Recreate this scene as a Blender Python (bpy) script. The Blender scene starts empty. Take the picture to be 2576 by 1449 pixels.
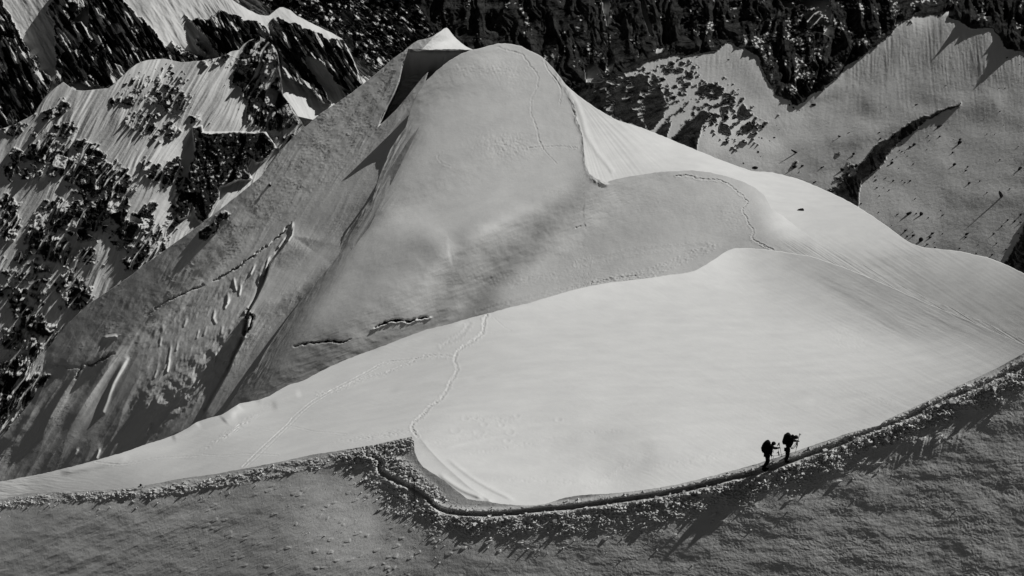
import bpy, bmesh, math, random, time
T0 = time.time()
import numpy as np
from mathutils import Vector, Matrix
R = math.radians
rng = np.random.RandomState(7)
random.seed(7)
sc = bpy.context.scene
C = sc.collection

# ------------------------------------------------------------------ camera
# survey coordinates: x 0..2576, y 0..1449 of the photograph; focal length in the same unit
FW, FH, FOC = 2576.0, 1449.0, 3578.0
PITCH = R(22.0)
CAMZ = 600.0
CAM = np.array([0.0, 0.0, CAMZ])
FWD = np.array([0.0, math.cos(PITCH), -math.sin(PITCH)])
UPV = np.array([0.0, math.sin(PITCH), math.cos(PITCH)])
RGT = np.array([1.0, 0.0, 0.0])
SUN = np.array([0.65, 0.22, 0.73]); SUN /= np.linalg.norm(SUN)
SUN_K = 0.69            # lin. radiance of white snow square to the sun
AMB = 0.014

cam = bpy.data.cameras.new('camera'); cam.lens = 50.0; cam.sensor_width = 36.0
cam.clip_start = 0.5; cam.clip_end = 20000
co = bpy.data.objects.new('camera', cam); C.objects.link(co)
co.location = (0, 0, CAMZ); co.rotation_euler = (math.pi/2 - PITCH, 0, 0)
sc.camera = co

def ray(x, y):
    """bearing (not normalised: depth along the optical axis = 1)"""
    a = (np.asarray(x, float) - FW/2) / FOC; b = (FH/2 - np.asarray(y, float)) / FOC
    return FWD + a[..., None]*RGT + b[..., None]*UPV

# ------------------------------------------------------------------ noise
def _h(i, j, s):
    n = (i*374761393 + j*668265263 + s*1274126177) & 0xffffffff
    n = ((n ^ (n >> 13)) * 1274126177) & 0xffffffff
    n = ((n ^ (n >> 16)) * 2246822519) & 0xffffffff
    return ((n ^ (n >> 15)) & 0xffffff) / float(0xffffff)
def vnoise(x, y, s=0):
    xi = np.floor(x).astype(np.int64); yi = np.floor(y).astype(np.int64)
    fx = x-xi; fy = y-yi
    u = fx*fx*fx*(fx*(fx*6-15)+10); v = fy*fy*fy*(fy*(fy*6-15)+10)
    def g(i, j, dx, dy):
        a = _h(i, j, s)*6.2831853
        return np.cos(a)*dx + np.sin(a)*dy
    n00 = g(xi, yi, fx, fy); n10 = g(xi+1, yi, fx-1, fy)
    n01 = g(xi, yi+1, fx, fy-1); n11 = g(xi+1, yi+1, fx-1, fy-1)
    return ((n00*(1-u)+n10*u)*(1-v) + (n01*(1-u)+n11*u)*v)*1.5
def fbm(x, y, oct=4, s=0, gain=0.5, lac=2.03):
    a = 1.0; t = 0; f = 1.0
    for k in range(oct):
        t = t + a*vnoise(x*f+13.7*k, y*f-7.3*k, s+k); a *= gain; f *= lac
    return t
def ridged(x, y, oct=4, s=0, gain=0.5):
    a = 1.0; t = 0; f = 1.0
    for k in range(oct):
        t = t + a*(1-2*np.abs(vnoise(x*f+3.1*k, y*f+9.7*k, s+k))); a *= gain; f *= 2.07
    return t
def facets(x, y, s=0):
    """angular blocks: tilted flat cells. returns height, tilt-y of cell, edge distance"""
    xi = np.floor(x).astype(np.int64); yi = np.floor(y).astype(np.int64)
    best = np.full(x.shape, 9e9); sec = np.full(x.shape, 9e9)
    hh = np.zeros(x.shape); ty = np.zeros(x.shape)
    for di in (-1, 0, 1):
        for dj in (-1, 0, 1):
            i = xi+di; j = yi+dj
            px = i + _h(i, j, s); py = j + _h(i, j, s+11)
            dx = x-px; dy = y-py
            d = dx*dx+dy*dy
            tx_ = _h(i, j, s+23)*2-1; ty_ = _h(i, j, s+31)*2-1; h0 = _h(i, j, s+47)
            v = h0 + 0.9*tx_*dx + 0.9*ty_*dy
            m = d < best
            sec = np.where(m, best, np.minimum(sec, d))
            hh = np.where(m, v, hh); ty = np.where(m, ty_, ty)
            best = np.where(m, d, best)
    return hh, ty, np.sqrt(sec)-np.sqrt(best)
def sstep(a, b, x):
    t = np.clip((x-a)/(b-a), 0, 1); return t*t*(3-2*t)
def rot(x, y, deg):
    a = R(deg); return x*math.cos(a)+y*math.sin(a), -x*math.sin(a)+y*math.cos(a)

# ------------------------------------------------------------------ plan geometry
def poly_sd(px, py, poly):
    """signed distance to a polygon, negative inside"""
    P = np.array(poly, float); n = len(P)
    d = np.full(px.shape, 1e18); ins = np.zeros(px.shape, bool)
    for k in range(n):
        a = P[k]; b = P[(k+1) % n]; e = b-a
        wx = px-a[0]; wy = py-a[1]
        t = np.clip((wx*e[0]+wy*e[1])/(e@e+1e-9), 0, 1)
        dx = wx-e[0]*t; dy = wy-e[1]*t
        d = np.minimum(d, dx*dx+dy*dy)
        c = ((a[1] > py) != (b[1] > py))
        with np.errstate(divide='ignore', invalid='ignore'):
            xi = a[0]+(py-a[1])*e[0]/(e[1] if abs(e[1]) > 1e-9 else 1e-9)
        ins ^= c & (px < xi)
    d = np.sqrt(d)
    return np.where(ins, -d, d)
def poly_sd_far(px, py, poly, pad=60):
    P = np.array(poly, float)
    m = (px > P[:, 0].min()-pad) & (px < P[:, 0].max()+pad) & (py > P[:, 1].min()-pad) & (py < P[:, 1].max()+pad)
    out = np.full(px.shape, float(pad))
    if m.any(): out[m] = poly_sd(px[m], py[m], poly)
    return out
def line_d(px, py, pts, pad=80):
    """distance to polyline, side (+ = to the right of travel in image), arclength fraction"""
    P = np.array(pts, float)
    seg = np.hypot(*(P[1:]-P[:-1]).T); cum = np.r_[0, np.cumsum(seg)]
    out = np.full(px.shape, 1e9); side = np.zeros(px.shape); tt = np.zeros(px.shape)
    m = (px > P[:, 0].min()-pad) & (px < P[:, 0].max()+pad) & (py > P[:, 1].min()-pad) & (py < P[:, 1].max()+pad)
    if not m.any(): return out, side, tt
    qx = px[m]; qy = py[m]
    o = np.full(qx.shape, 1e18); s = np.zeros(qx.shape); u = np.zeros(qx.shape)
    for k in range(len(P)-1):
        a = P[k]; e = P[k+1]-a
        wx = qx-a[0]; wy = qy-a[1]
        t = np.clip((wx*e[0]+wy*e[1])/(e@e), 0, 1)
        dx = wx-e[0]*t; dy = wy-e[1]*t
        d = dx*dx+dy*dy
        mm = d < o
        o = np.where(mm, d, o); s = np.where(mm, np.sign(e[0]*wy-e[1]*wx), s)
        u = np.where(mm, (cum[k]+seg[k]*t)/cum[-1], u)
    out[m] = np.sqrt(o); side[m] = s; tt[m] = u
    return out, side, tt
def smooth_line(pts, n=6):
    """Catmull-Rom through the traced points"""
    P = [np.array(p, float) for p in pts]; P = [2*P[0]-P[1]]+P+[2*P[-1]-P[-2]]
    o = []
    for i in range(1, len(P)-2):
        for k in range(n):
            t = k/n
            o.append(0.5*((2*P[i])+(-P[i-1]+P[i+1])*t+(2*P[i-1]-5*P[i]+4*P[i+1]-P[i+2])*t*t+(-P[i-1]+3*P[i]-3*P[i+1]+P[i+2])*t**3))
    o.append(P[-2]); return [tuple(q) for q in o]

# ------------------------------------------------------------------ relief solver
def lin(v):
    v = np.asarray(v, float)/255; return np.where(v < 0.04045, v/12.92, ((v+0.055)/1.055)**2.4)
def rbf(pts, vals, qx, qy, soft=25.0):
    """thin smooth interpolation of sparse ranges or wanted tones"""
    P = np.array(pts, float); v = np.array(vals, float); n = len(P)
    def k(r2): return np.sqrt(r2+soft*soft)
    A = k(((P[:, None]-P[None])**2).sum(2)); M = np.zeros((n+1, n+1)); M[:n, :n] = A; M[n, :n] = 1; M[:n, n] = 1
    c = np.linalg.lstsq(M, np.r_[v, 0], rcond=None)[0]
    out = np.full(qx.shape, c[n])
    for i in range(n): out = out+c[i]*k((qx-P[i, 0])**2+(qy-P[i, 1])**2)
    return out

class Spline2:
    def __init__(s, x0, x1, y0, y1, h):
        s.x0 = x0-h; s.y0 = y0-h; s.h = h
        s.nx = int((x1-x0)/h)+5; s.ny = int((y1-y0)/h)+5
    @staticmethod
    def _b(t):
        return (np.stack([(1-t)**3/6, (3*t**3-6*t**2+4)/6, (-3*t**3+3*t**2+3*t+1)/6, t**3/6], -1),
                np.stack([-(1-t)**2/2, (9*t**2-12*t)/6, (-9*t**2+6*t+3)/6, t**2/2], -1))
    def loc(s, x, y):
        u = (x-s.x0)/s.h; v = (y-s.y0)/s.h
        i = np.clip(np.floor(u).astype(int), 1, s.nx-3); j = np.clip(np.floor(v).astype(int), 1, s.ny-3)
        return i, j, np.clip(u-i, 0, 1), np.clip(v-j, 0, 1)
    def rows(s, x, y):
        """16 control indices per point and the weights of value, d/dx, d/dy"""
        i, j, u, v = s.loc(x, y); bu, du = s._b(u); bv, dv = s._b(v)
        idx = np.stack([(j+b-1)*s.nx+(i+a-1) for a in range(4) for b in range(4)], 1)
        W = np.stack([bu[:, a]*bv[:, b] for a in range(4) for b in range(4)], 1)
        X = np.stack([du[:, a]*bv[:, b] for a in range(4) for b in range(4)], 1)/s.h
        Y = np.stack([bu[:, a]*dv[:, b] for a in range(4) for b in range(4)], 1)/s.h
        return idx, W, X, Y
    def ev(s, c, x, y):
        sh = x.shape; x = x.ravel(); y = y.ravel()
        i, j, u, v = s.loc(x, y); bu, _ = s._b(u); bv, _ = s._b(v); o = np.zeros(x.shape)
        for a in range(4):
            for b in range(4): o += c[(j+b-1)*s.nx+(i+a-1)]*bu[:, a]*bv[:, b]
        return o.reshape(sh)

def solve_relief(x0, x1, top, bot, anchors, tones, h=45, wa=0.6, ws=1.0, step=None, floor=0.0, hard=None):
    """log-range field of one hillside: passes near the surveyed ranges and is shaped so that the sun gives the wanted tones"""
    y0 = min(p[1] for p in top)-10; y1 = max(p[1] for p in bot)+10
    sp = Spline2(x0, x1, y0, y1, h)
    st = step or h/2.2
    gx, gy = np.meshgrid(np.arange(x0+st/2, x1, st), np.arange(y0+st/2, y1, st)); gx = gx.ravel(); gy = gy.ravel()
    T = np.interp(gx, [p[0] for p in top], [p[1] for p in top]); B = np.interp(gx, [p[0] for p in bot], [p[1] for p in bot])
    m = (gy > T-st) & (gy < B+st); gx = gx[m]; gy = gy[m]
    A = np.array(anchors, float)
    ta = rbf(A[:, :2], np.log(A[:, 2]), gx, gy, 60.0)
    idx, W, X, Y = sp.rows(gx, gy)
    nvar = sp.nx*sp.ny; n = len(gx)
    def mul(M, c): return (M*c[idx]).sum(1)
    def mulT(M, r): return np.bincount(idx.ravel(), weights=(M*r[:, None]).ravel(), minlength=nvar)
    def bend(c):
        g = c.reshape(sp.ny, sp.nx); o = np.zeros_like(g)
        t = g[:, :-2]-2*g[:, 1:-1]+g[:, 2:]; o[:, :-2] += t; o[:, 1:-1] -= 2*t; o[:, 2:] += t
        t = g[:-2]-2*g[1:-1]+g[2:]; o[:-2] += t; o[1:-1] -= 2*t; o[2:] += t
        t = 2*(g[:-1, :-1]-g[:-1, 1:]-g[1:, :-1]+g[1:, 1:]); o[:-1, :-1] += t; o[:-1, 1:] -= t; o[1:, :-1] -= t; o[1:, 1:] += t
        return o.ravel()
    def solve(Af, b, diag, x, iters):
        r_ = b-Af(x); z = r_/diag; p = z.copy(); rz = r_@z; r0 = math.sqrt(float(r_@r_))+1e-30
        for k in range(iters):
            Ap = Af(p); al = rz/(p@Ap); x = x+al*p; r_ = r_-al*Ap
            if math.sqrt(float(r_@r_)) < 1e-5*r0: break
            z = r_/diag; rn = r_@z; p = z+(rn/rz)*p; rz = rn
        return x
    r = ray(gx, gy); rx = RGT/FOC; ry = -UPV/FOC
    cXr = np.cross(r, ry)         # multiplies w_x
    cYr = np.cross(rx, r)         # multiplies w_y
    c0 = np.cross(rx, ry)[None]
    WW = mulT(W*W, np.ones(n)) if False else np.bincount(idx.ravel(), weights=(W*W).ravel(), minlength=nvar)
    c = solve(lambda q: mulT(W, mul(W, q))+1e-2*bend(q)+1e-9*q, mulT(W, ta), WW+0.3, np.full(nvar, ta.mean()), 400)
    if tones:
        Tn = np.array(tones, float)
        cosv = (lin(Tn[:, 2])-AMB)/SUN_K  # wanted brightness turned into slope: light and shade are put into the relief
        tgt = np.clip(rbf(Tn[:, :2], cosv, gx, gy, 12.0), 0.0, 0.98); tgt = np.where(tgt < 3*floor, floor*np.exp(np.clip(tgt/(3*floor+1e-9), 0, 1)*1.0986), tgt) if floor else tgt
        sgn = None
        la = 40*wa/n
        if hard is not None and len(hard):
            Hd = np.array(hard); hi, hW, _, _ = sp.rows(Hd[:, 0], Hd[:, 1]); ht = np.log(Hd[:, 2]); lh = 2.5/len(Hd)
            hmul = lambda q: (hW*q[hi]).sum(1)
            hT = lambda v_: np.bincount(hi.ravel(), weights=(hW*v_[:, None]).ravel(), minlength=nvar)
            hdg = lh*np.bincount(hi.ravel(), weights=(hW*hW).ravel(), minlength=nvar)
        else:
            ht = 0; lh = 0; hdg = 0; hmul = lambda q: 0; hT = lambda v_: 0
        for it in range(10):
            wx = mul(X, c); wy = mul(Y, c)
            Nn = wx[:, None]*cXr+wy[:, None]*cYr+c0
            if sgn is None: sgn = -1.0 if (Nn*r).sum(1).mean() > 0 else 1.0
            Nn = Nn*sgn
            Ln = np.linalg.norm(Nn, axis=1); sh = (Nn@SUN)/Ln
            res = sh-tgt
            if it == 9: break
            g = (SUN[None]-sh[:, None]*Nn/Ln[:, None])/Ln[:, None]*sgn
            J = (g*cXr).sum(1)[:, None]*X+(g*cYr).sum(1)[:, None]*Y
            dg = np.bincount(idx.ravel(), weights=(J*J/n+la*W*W).ravel(), minlength=nvar)+ws*20+1e-6+hdg
            b = -(mulT(J, res)/n+la*mulT(W, mul(W, c)-ta)+ws*bend(c)+lh*hT(hmul(c)-ht))
            dc = solve(lambda q: mulT(J, mul(J, q))/n+la*mulT(W, mul(W, q))+ws*bend(q)+lh*hT(hmul(q))+1e-6*q, b, dg, np.zeros(nvar), 150)
            c = c+dc*(0.6 if it < 3 else 1.0)
        print('relief rms', round(float(np.sqrt((res**2).mean())), 4), 'log-range drift', round(float(np.abs(mul(W, c)-ta).mean()), 4), 'vars', nvar, 'n', n)
    return sp, c
# ------------------------------------------------------------------ materials
def mat(name):
    m = bpy.data.materials.new(name); m.use_nodes = True
    nt = m.node_tree; b = nt.nodes['Principled BSDF']; return m, nt, b
def N(nt, t, **kw):
    n = nt.nodes.new(t)
    for k, v in kw.items(): setattr(n, k, v)
    return n
def noise_node(nt, scale, detail=6, rough=0.6, vec=None, stretch=None):
    tc = N(nt, 'ShaderNodeTexCoord'); n = N(nt, 'ShaderNodeTexNoise'); n.inputs['Scale'].default_value = scale
    n.inputs['Detail'].default_value = detail; n.inputs['Roughness'].default_value = rough
    mp = N(nt, 'ShaderNodeMapping')
    if stretch: mp.inputs['Rotation'].default_value = stretch[0]; mp.inputs['Scale'].default_value = stretch[1]
    nt.links.new(tc.outputs['Object'], mp.inputs['Vector']); nt.links.new(mp.outputs['Vector'], n.inputs['Vector'])
    return n
def ground_material(name, bump_scale, bump_dist, rock_scale=1.0, rock_lo=0.012, rock_hi=0.07, grain=0.5, stretch=None, snow=0.56):
    """wind-packed snow with bare rock where the 'rock' attribute says so"""
    m, nt, b = mat(name); L = nt.links
    at = N(nt, 'ShaderNodeAttribute'); at.attribute_name = 'rock'
    rn = noise_node(nt, 0.35*rock_scale, 9, 0.7)
    rr = N(nt, 'ShaderNodeValToRGB'); rr.color_ramp.elements[0].position = 0.36; rr.color_ramp.elements[1].position = 0.70
    rr.color_ramp.elements[0].color = (rock_lo, rock_lo, rock_lo, 1); rr.color_ramp.elements[1].color = (rock_hi, rock_hi, rock_hi*0.98, 1)
    L.new(rn.outputs['Fac'], rr.inputs['Fac'])
    sn = noise_node(nt, bump_scale*0.13, 5, 0.6, stretch=stretch)
    sr = N(nt, 'ShaderNodeValToRGB'); sr.color_ramp.elements[0].position = 0.3; sr.color_ramp.elements[1].position = 0.7
    sr.color_ramp.elements[0].color = (snow-.04, snow-.04, snow-.045, 1); sr.color_ramp.elements[1].color = (snow+.02, snow+.02, snow+.012, 1)
    L.new(sn.outputs['Fac'], sr.inputs['Fac'])
    mx = N(nt, 'ShaderNodeMix', data_type='RGBA')
    L.new(at.outputs['Fac'], mx.inputs['Factor']); L.new(sr.outputs['Color'], mx.inputs['A']); L.new(rr.outputs['Color'], mx.inputs['B'])
    L.new(mx.outputs['Result'], b.inputs['Base Color'])
    b.inputs['Roughness'].default_value = 0.9; b.inputs['Specular IOR Level'].default_value = 0.0
    bn = noise_node(nt, bump_scale, 7, 0.62, stretch=stretch)
    bp = N(nt, 'ShaderNodeBump'); bp.inputs['Strength'].default_value = grain; bp.inputs['Distance'].default_value = bump_dist
    L.new(bn.outputs['Fac'], bp.inputs['Height'])
    bn2 = noise_node(nt, 0.8*rock_scale, 9, 0.75)
    bp2 = N(nt, 'ShaderNodeBump'); bp2.inputs['Distance'].default_value = 1.2/rock_scale
    ms = N(nt, 'ShaderNodeMath', operation='MULTIPLY'); ms.inputs[1].default_value = 0.9
    L.new(at.outputs['Fac'], ms.inputs[0]); L.new(ms.outputs[0], bp2.inputs['Strength'])
    L.new(bn2.outputs['Fac'], bp2.inputs['Height']); L.new(bp.outputs['Normal'], bp2.inputs['Normal'])
    L.new(bp2.outputs['Normal'], b.inputs['Normal'])
    return m

def mesh_grid(name, P, rock, material, props):
    """P: rows x cols x 3"""
    nr, nc = P.shape[:2]
    me = bpy.data.meshes.new(name)
    me.vertices.add(nr*nc); me.vertices.foreach_set('co', P.reshape(-1).astype(np.float32))
    I = np.arange(nr*nc).reshape(nr, nc)
    q = np.stack([I[:-1, :-1], I[1:, :-1], I[1:, 1:], I[:-1, 1:]], -1).reshape(-1, 4)
    nf = len(q)
    me.loops.add(nf*4); me.loops.foreach_set('vertex_index', q.reshape(-1).astype(np.int32))
    me.polygons.add(nf); me.polygons.foreach_set('loop_start', np.arange(0, nf*4, 4, dtype=np.int32))
    me.polygons.foreach_set('use_smooth', np.ones(nf, bool))
    me.update(calc_edges=True)
    a = me.attributes.new('rock', 'FLOAT', 'POINT'); a.data.foreach_set('value', rock.reshape(-1).astype(np.float32))
    me.materials.append(material)
    o = bpy.data.objects.new(name, me); C.objects.link(o)
    for k, v in props.items(): o[k] = v
    return o

LAYERS = {}
def build_layer(key, name, x0, x1, top, bot, anchors, tones, material, h=45, wa=0.1, ws=0.02, dx=2.0, dy=2.0, detail=None,
                back=(60, 50), kind='structure', label=None, topsm=True, floor=0.0, fine=(), weld=()):
    tx = [p[0] for p in top]; ty = [p[1] for p in top]; bx = [p[0] for p in bot]; by = [p[1] for p in bot]
    hard = []
    for other, line, gap_, width in weld:     # this hillside meets that one along a line
        so_ = LAYERS[other]
        for q in tl(0, *line, step=12):
            xx = np.array([q[0]]); yy = np.array([q[1]]); hard.append((q[0], q[1], float(np.exp(so_['sp'].ev(so_['c'], xx, yy))[0])+gap_))
    sp, c = solve_relief(x0, x1, top, bot, anchors, tones, h, wa, ws, None, floor, hard)
    if hard: print('weld misfit m', round(float(np.mean([abs(np.exp(sp.ev(c, np.array([a]), np.array([b])))[0]-g) for a, b, g in hard])), 2))
    xs = np.arange(x0, x1+dx, dx)
    for a_, b_ in fine: xs = np.unique(np.r_[xs[(xs < a_) | (xs > b_)], np.arange(a_, b_, .45)])
    T = np.interp(xs, tx, ty); B = np.interp(xs, bx, by)
    if topsm and not len(fine):
        k = np.array([1, 2, 1.])/4; T = np.convolve(np.pad(T, 1, 'edge'), k, 'valid')
    T = T + 0.8*fbm(xs/14.0, xs*0+3.3, 3, 5)
    B = np.maximum(B, T+8)
    nr = int(np.max(B-T)/dy)+1
    # rows densest where the hillside is seen
    v = np.linspace(0, 1, nr)[:, None]
    X = np.broadcast_to(xs[None], (nr, len(xs))).copy(); Y = T[None]+(B-T)[None]*v
    w = sp.ev(c, X, Y); d = np.exp(w)
    off = np.zeros(X.shape); rock = np.zeros(X.shape)
    if detail:
        off, rock = detail(X, Y, d)          # metres towards the viewer side, rock share
    S = ray(X, Y)
    P = CAM+S*(d-off)[..., None]
    # far side of the crest, falling away
    L, ang = back
    n = 9; rows = []; cr = P[0]
    hd = cr-CAM; hd[:, 2] = 0; hd /= np.linalg.norm(hd, axis=1)[:, None]
    for k in range(1, n+1):
        s = L*(k/n)**1.6
        drop = math.tan(R(ang))*s*(1-0.25*math.exp(-s/(0.1*L)))
        rows.append(cr+hd*s-np.array([0, 0, 1.])*drop)
    P = np.concatenate([np.stack(rows[::-1]), P]); rk = np.concatenate([np.repeat(rock[:1], n, 0), rock])
    pr = {'kind': kind}
    if label: pr['label'] = label
    o = mesh_grid(name, P, rk, material, pr)
    LAYERS[key] = dict(sp=sp, c=c, X=X, Y=Y, P=P[n:], xs=xs, T=T, B=B, nr=nr)
    print(name, P.shape, round(time.time()-T0, 1), "s")
    return o
def on(key, x, y):
    """point of a hillside under survey coordinates"""
    l = LAYERS[key]; i = int(np.clip(np.searchsorted(l['xs'], x), 0, len(l['xs'])-1))
    t = (y-l['T'][i])/(l['B'][i]-l['T'][i]); j = int(np.clip(round(t*(l['nr']-1)), 0, l['nr']-1))
    return l['P'][j, i].copy()

def gap(near, far, pts):
    for x, y in pts:
        a, b = on(near, x, y), on(far, x, y)
        print('gap', near, far, (x, y), round(float(np.linalg.norm(b-CAM)-np.linalg.norm(a-CAM)), 1))
# ================================================================== hillsides, far to near
def tl(v, *P, step=26):
    """wanted tones along a fold; v may run from one value to another"""
    P = np.array(P, float); seg = np.hypot(*(P[1:]-P[:-1]).T); cum = np.r_[0, np.cumsum(seg)]; n = max(2, int(cum[-1]/step)+1)
    v0, v1 = (v if isinstance(v, tuple) else (v, v)); t = np.linspace(0, cum[-1], n)
    return [(float(np.interp(q, cum, P[:, 0])), float(np.interp(q, cum, P[:, 1])), v0+(v1-v0)*q/cum[-1]) for q in t]
def rockmask(X, Y, polys, ell, nscale, wob, seed, ang=0.0, an=1.0, fade=7.0, angular=False):
    """polys: (density, points); ell: (density, cx, cy, rx, ry, deg). Bare rock where the coverage beats the noise"""
    f = np.full(X.shape, -1.0)
    oc = 2 if angular else 5; wx = X+wob*fbm(X/22, Y/22, oc, seed, .6); wy = Y+wob*fbm(X/22, Y/22, oc, seed+9, .6)
    for d, P in polys:
        sd = poly_sd_far(wx, wy, P) if d > 0 else poly_sd_far(X+.25*(wx-X), Y+.25*(wy-Y), P)
        v = d*(1-sstep(-fade*(1 if d < .9 else .25), fade*(1 if d < .9 else .25), sd))
        f = np.where((d < 0) & (sd < 0), -1.0, np.maximum(f, v)) if d < 0 else np.maximum(f, v)
    for d, cx, cy, rx, ry, deg in ell:
        u, w = rot(wx-cx, wy-cy, deg); q = np.sqrt((u/rx)**2+(w/ry)**2)
        if d < 0: f = f-(-d)*(1-sstep(0.5, 1.1, q))
        else: f = np.maximum(f, d*1.12*np.clip(1.5-q, 0, 1)**0.8)
    u, w = rot(X, Y, ang)
    hh, ty, ed = facets(u/nscale, w/(nscale*an), seed)
    h2, _, _ = facets(u/nscale*2.3+5, w/(nscale*an)*2.3, seed+3)
    nz = 0.58*_cell(u/nscale*.8, w/(nscale*an)*.8, seed)+0.34*_cell(u/nscale*2.0, w/(nscale*an)*2.0, seed+5)+0.20*(0.5+0.5*fbm(u/nscale*0.7, w/(nscale*an)*.7, 3, seed+2))
    if angular: nz = 0.66*_cell(u/nscale*.7, w/(nscale*an)*.7, seed)+0.34*_cell(u/nscale*1.7, w/(nscale*an)*1.5, seed+5)+.06*fbm(X/6, Y/6, 2, 4)
    return sstep(-0.03, 0.03, f-nz*0.95), f
def _cell(x, y, s):
    """value constant over irregular cells"""
    xi = np.floor(x).astype(np.int64); yi = np.floor(y).astype(np.int64)
    best = np.full(x.shape, 9e9); v = np.zeros(x.shape)
    for di in (-1, 0, 1):
        for dj in (-1, 0, 1):
            i = xi+di; j = yi+dj
            dx = x-i-_h(i, j, s); dy = y-j-_h(i, j, s+11); d = dx*dx+dy*dy; m = d < best
            v = np.where(m, _h(i, j, s+71), v); best = np.where(m, d, best)
    return v
def rockrelief(X, Y, u, w, sc1, seed):
    h1, t1, e1 = facets(u/sc1, w/sc1*0.8, seed); h2, t2, e2 = facets(u/sc1*2.6, w/sc1*2.2, seed+4); h3, t3, e3 = facets(u/sc1*6, w/sc1*5, seed+8)
    return h1+0.42*h2+0.18*h3, t1, t2, t3, e1

m_face = ground_material('far_face_rock_and_snow', 0.25, 1.0, 0.22, 0.005, 0.075, 0.5)
m_wall = ground_material('wall_rock_and_snow', 0.5, 0.5, 0.8, 0.006, 0.045, 0.5)
m_snow = ground_material('wind_packed_snow', 1.1, 0.10, 1.0, 0.02, 0.05, 0.55)
m_bowl = ground_material('smooth_snow', 1.6, 0.05, 1.0, 0.02, 0.05, 0.5)
m_near = ground_material('crusted_snow', 5.5, 0.04, 1.0, 0.02, 0.05, 0.7)

# ---- the great face beyond, with its snow aprons and moraines
FACE_ROCK = [
 (1.0, [(800,-260),(3000,-260),(3000,330),(2620,210),(2576,130),(2530,122),(2500,72),(2440,72),(2425,60),(2380,40),(2340,42),(2300,40),(2285,48),(2262,60),(2240,85),(2200,118),(2160,150),(2125,168),(2112,192),(2090,205),(2070,225),(2040,240),(2005,268),(1985,252),(1950,238),(1925,190),(1908,145),(1880,128),(1850,116),(1835,104),(1800,128),(1740,138),(1690,140),(1640,154),(1590,178),(1535,200),(1500,225),(1460,262),(1420,300),(1100,300),(800,300)]),
 (1.0, [(1492,232),(1522,221),(1525,261),(1515,285),(1470,290),(1440,262)]), (.9, [(1543,204),(1565,197),(1564,206),(1549,209)]),
 (.9, [(1554,217),(1575,201),(1594,188),(1595,201),(1575,217),(1572,247),(1547,251),(1542,242)]),
 (.95, [(1600,189),(1615,182),(1630,191),(1632,224),(1614,232),(1604,251),(1595,259),(1587,241),(1597,207)]),
 (.8, [(1637,182),(1647,181),(1662,202),(1634,214)]),
 (1.0, [(1632,232),(1657,214),(1675,251),(1682,262),(1669,272),(1672,294),(1647,319),(1634,327),(1619,304),(1622,267),(1610,267)]),
 (1.0, [(1545,262),(1582,247),(1592,274),(1610,279),(1600,292),(1624,312),(1627,327),(1584,309),(1542,294)]),
 (.85, [(1744,234),(1772,207),(1805,217),(1827,221),(1809,251),(1790,254),(1772,244),(1752,242)]),
 (.8, [(1675,301),(1702,277),(1739,249),(1720,277),(1682,304)]), (.85, [(1714,317),(1745,282),(1775,254),(1747,292)]),
 (1.0, [(1680,355),(1725,311),(1767,277),(1807,291),(1805,309),(1787,287),(1775,301),(1764,326),(1759,342),(1752,385),(1720,380)]),
 (.9, [(1809,316),(1817,302),(1837,321),(1838,342),(1815,327)]), (1.0, [(1650,334),(1669,311),(1687,307),(1685,329),(1674,350)]),
 (1.0, [(1856,281),(1870,255),(1888,288),(1878,296)]), (.95, [(1866,332),(1887,302),(1895,321),(1873,335)]),
 (1.6, [(2090,506),(2126,450),(2154,440),(2160,420),(2180,398),(2200,366),(2238,345),(2276,320),(2308,298),(2345,286),(2418,260),(2416,268),(2374,281),(2330,303),(2310,322),(2272,350),(2243,376),(2228,396),(2222,408),(2206,428),(2178,446),(2166,458),(2162,482),(2158,524),(2110,526)]),
 (1.0, [(2526,662),(2545,635),(2555,612),(2564,598),(2580,560),(2620,560),(2640,700),(2540,700)]),
 (.7, [(1985,415),(2010,402),(2012,410),(1990,425)]), (.8, [(2105,385),(2115,378),(2119,382),(2108,394)]),
 (-1, [(1955,-5),(2087,-5),(2100,98),(2085,92),(2060,80),(2030,78),(1985,101),(1990,60),(2010,40),(1975,20)]),
 (-1, [(1515,-5),(1532,-5),(1536,12),(1533,30),(1532,66),(1527,66),(1522,40),(1516,22)]),
 (-1, [(1611,-5),(1619,-5),(1623,22),(1630,42),(1638,62),(1640,80),(1645,95),(1632,82),(1622,55),(1614,25)]),
 (-1, [(1431,62),(1441,63),(1450,87),(1447,88)]), (-1, [(1456,92),(1470,97),(1482,100),(1481,106),(1470,104)]),
 (-1, [(1498,66),(1504,76),(1516,88),(1530,110),(1538,132),(1535,137),(1528,118),(1512,90),(1502,78)]),
 (-1, [(1512,77),(1524,78),(1529,85),(1520,84)]), (-1, [(1534,73),(1552,75),(1554,84),(1545,84)]),
 (-1, [(1537,138),(1546,150),(1541,180),(1532,193),(1523,182),(1527,160)]),
 (-1, [(1484,158),(1492,157),(1505,170),(1525,198),(1515,206),(1475,208),(1470,175)]),
 (-1, [(1550,16),(1553,18),(1563,26),(1557,28)]), (-1, [(1573,18),(1584,11),(1577,26)]),
 (-1, [(1652,118),(1675,116),(1666,130),(1650,136)]), (-1, [(1607,125),(1614,124),(1613,140),(1605,144)]), (-1, [(1585,103),(1596,103),(1590,112)]),
 (-1, [(2374,32),(2399,10),(2402,36),(2390,40)]), (-1, [(2262,22),(2272,45),(2262,62),(2250,66)]), (-1, [(2366,42),(2384,14),(2386,42)]),
 (-1, [(2476,42),(2489,16),(2493,40)]),
]
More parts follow.
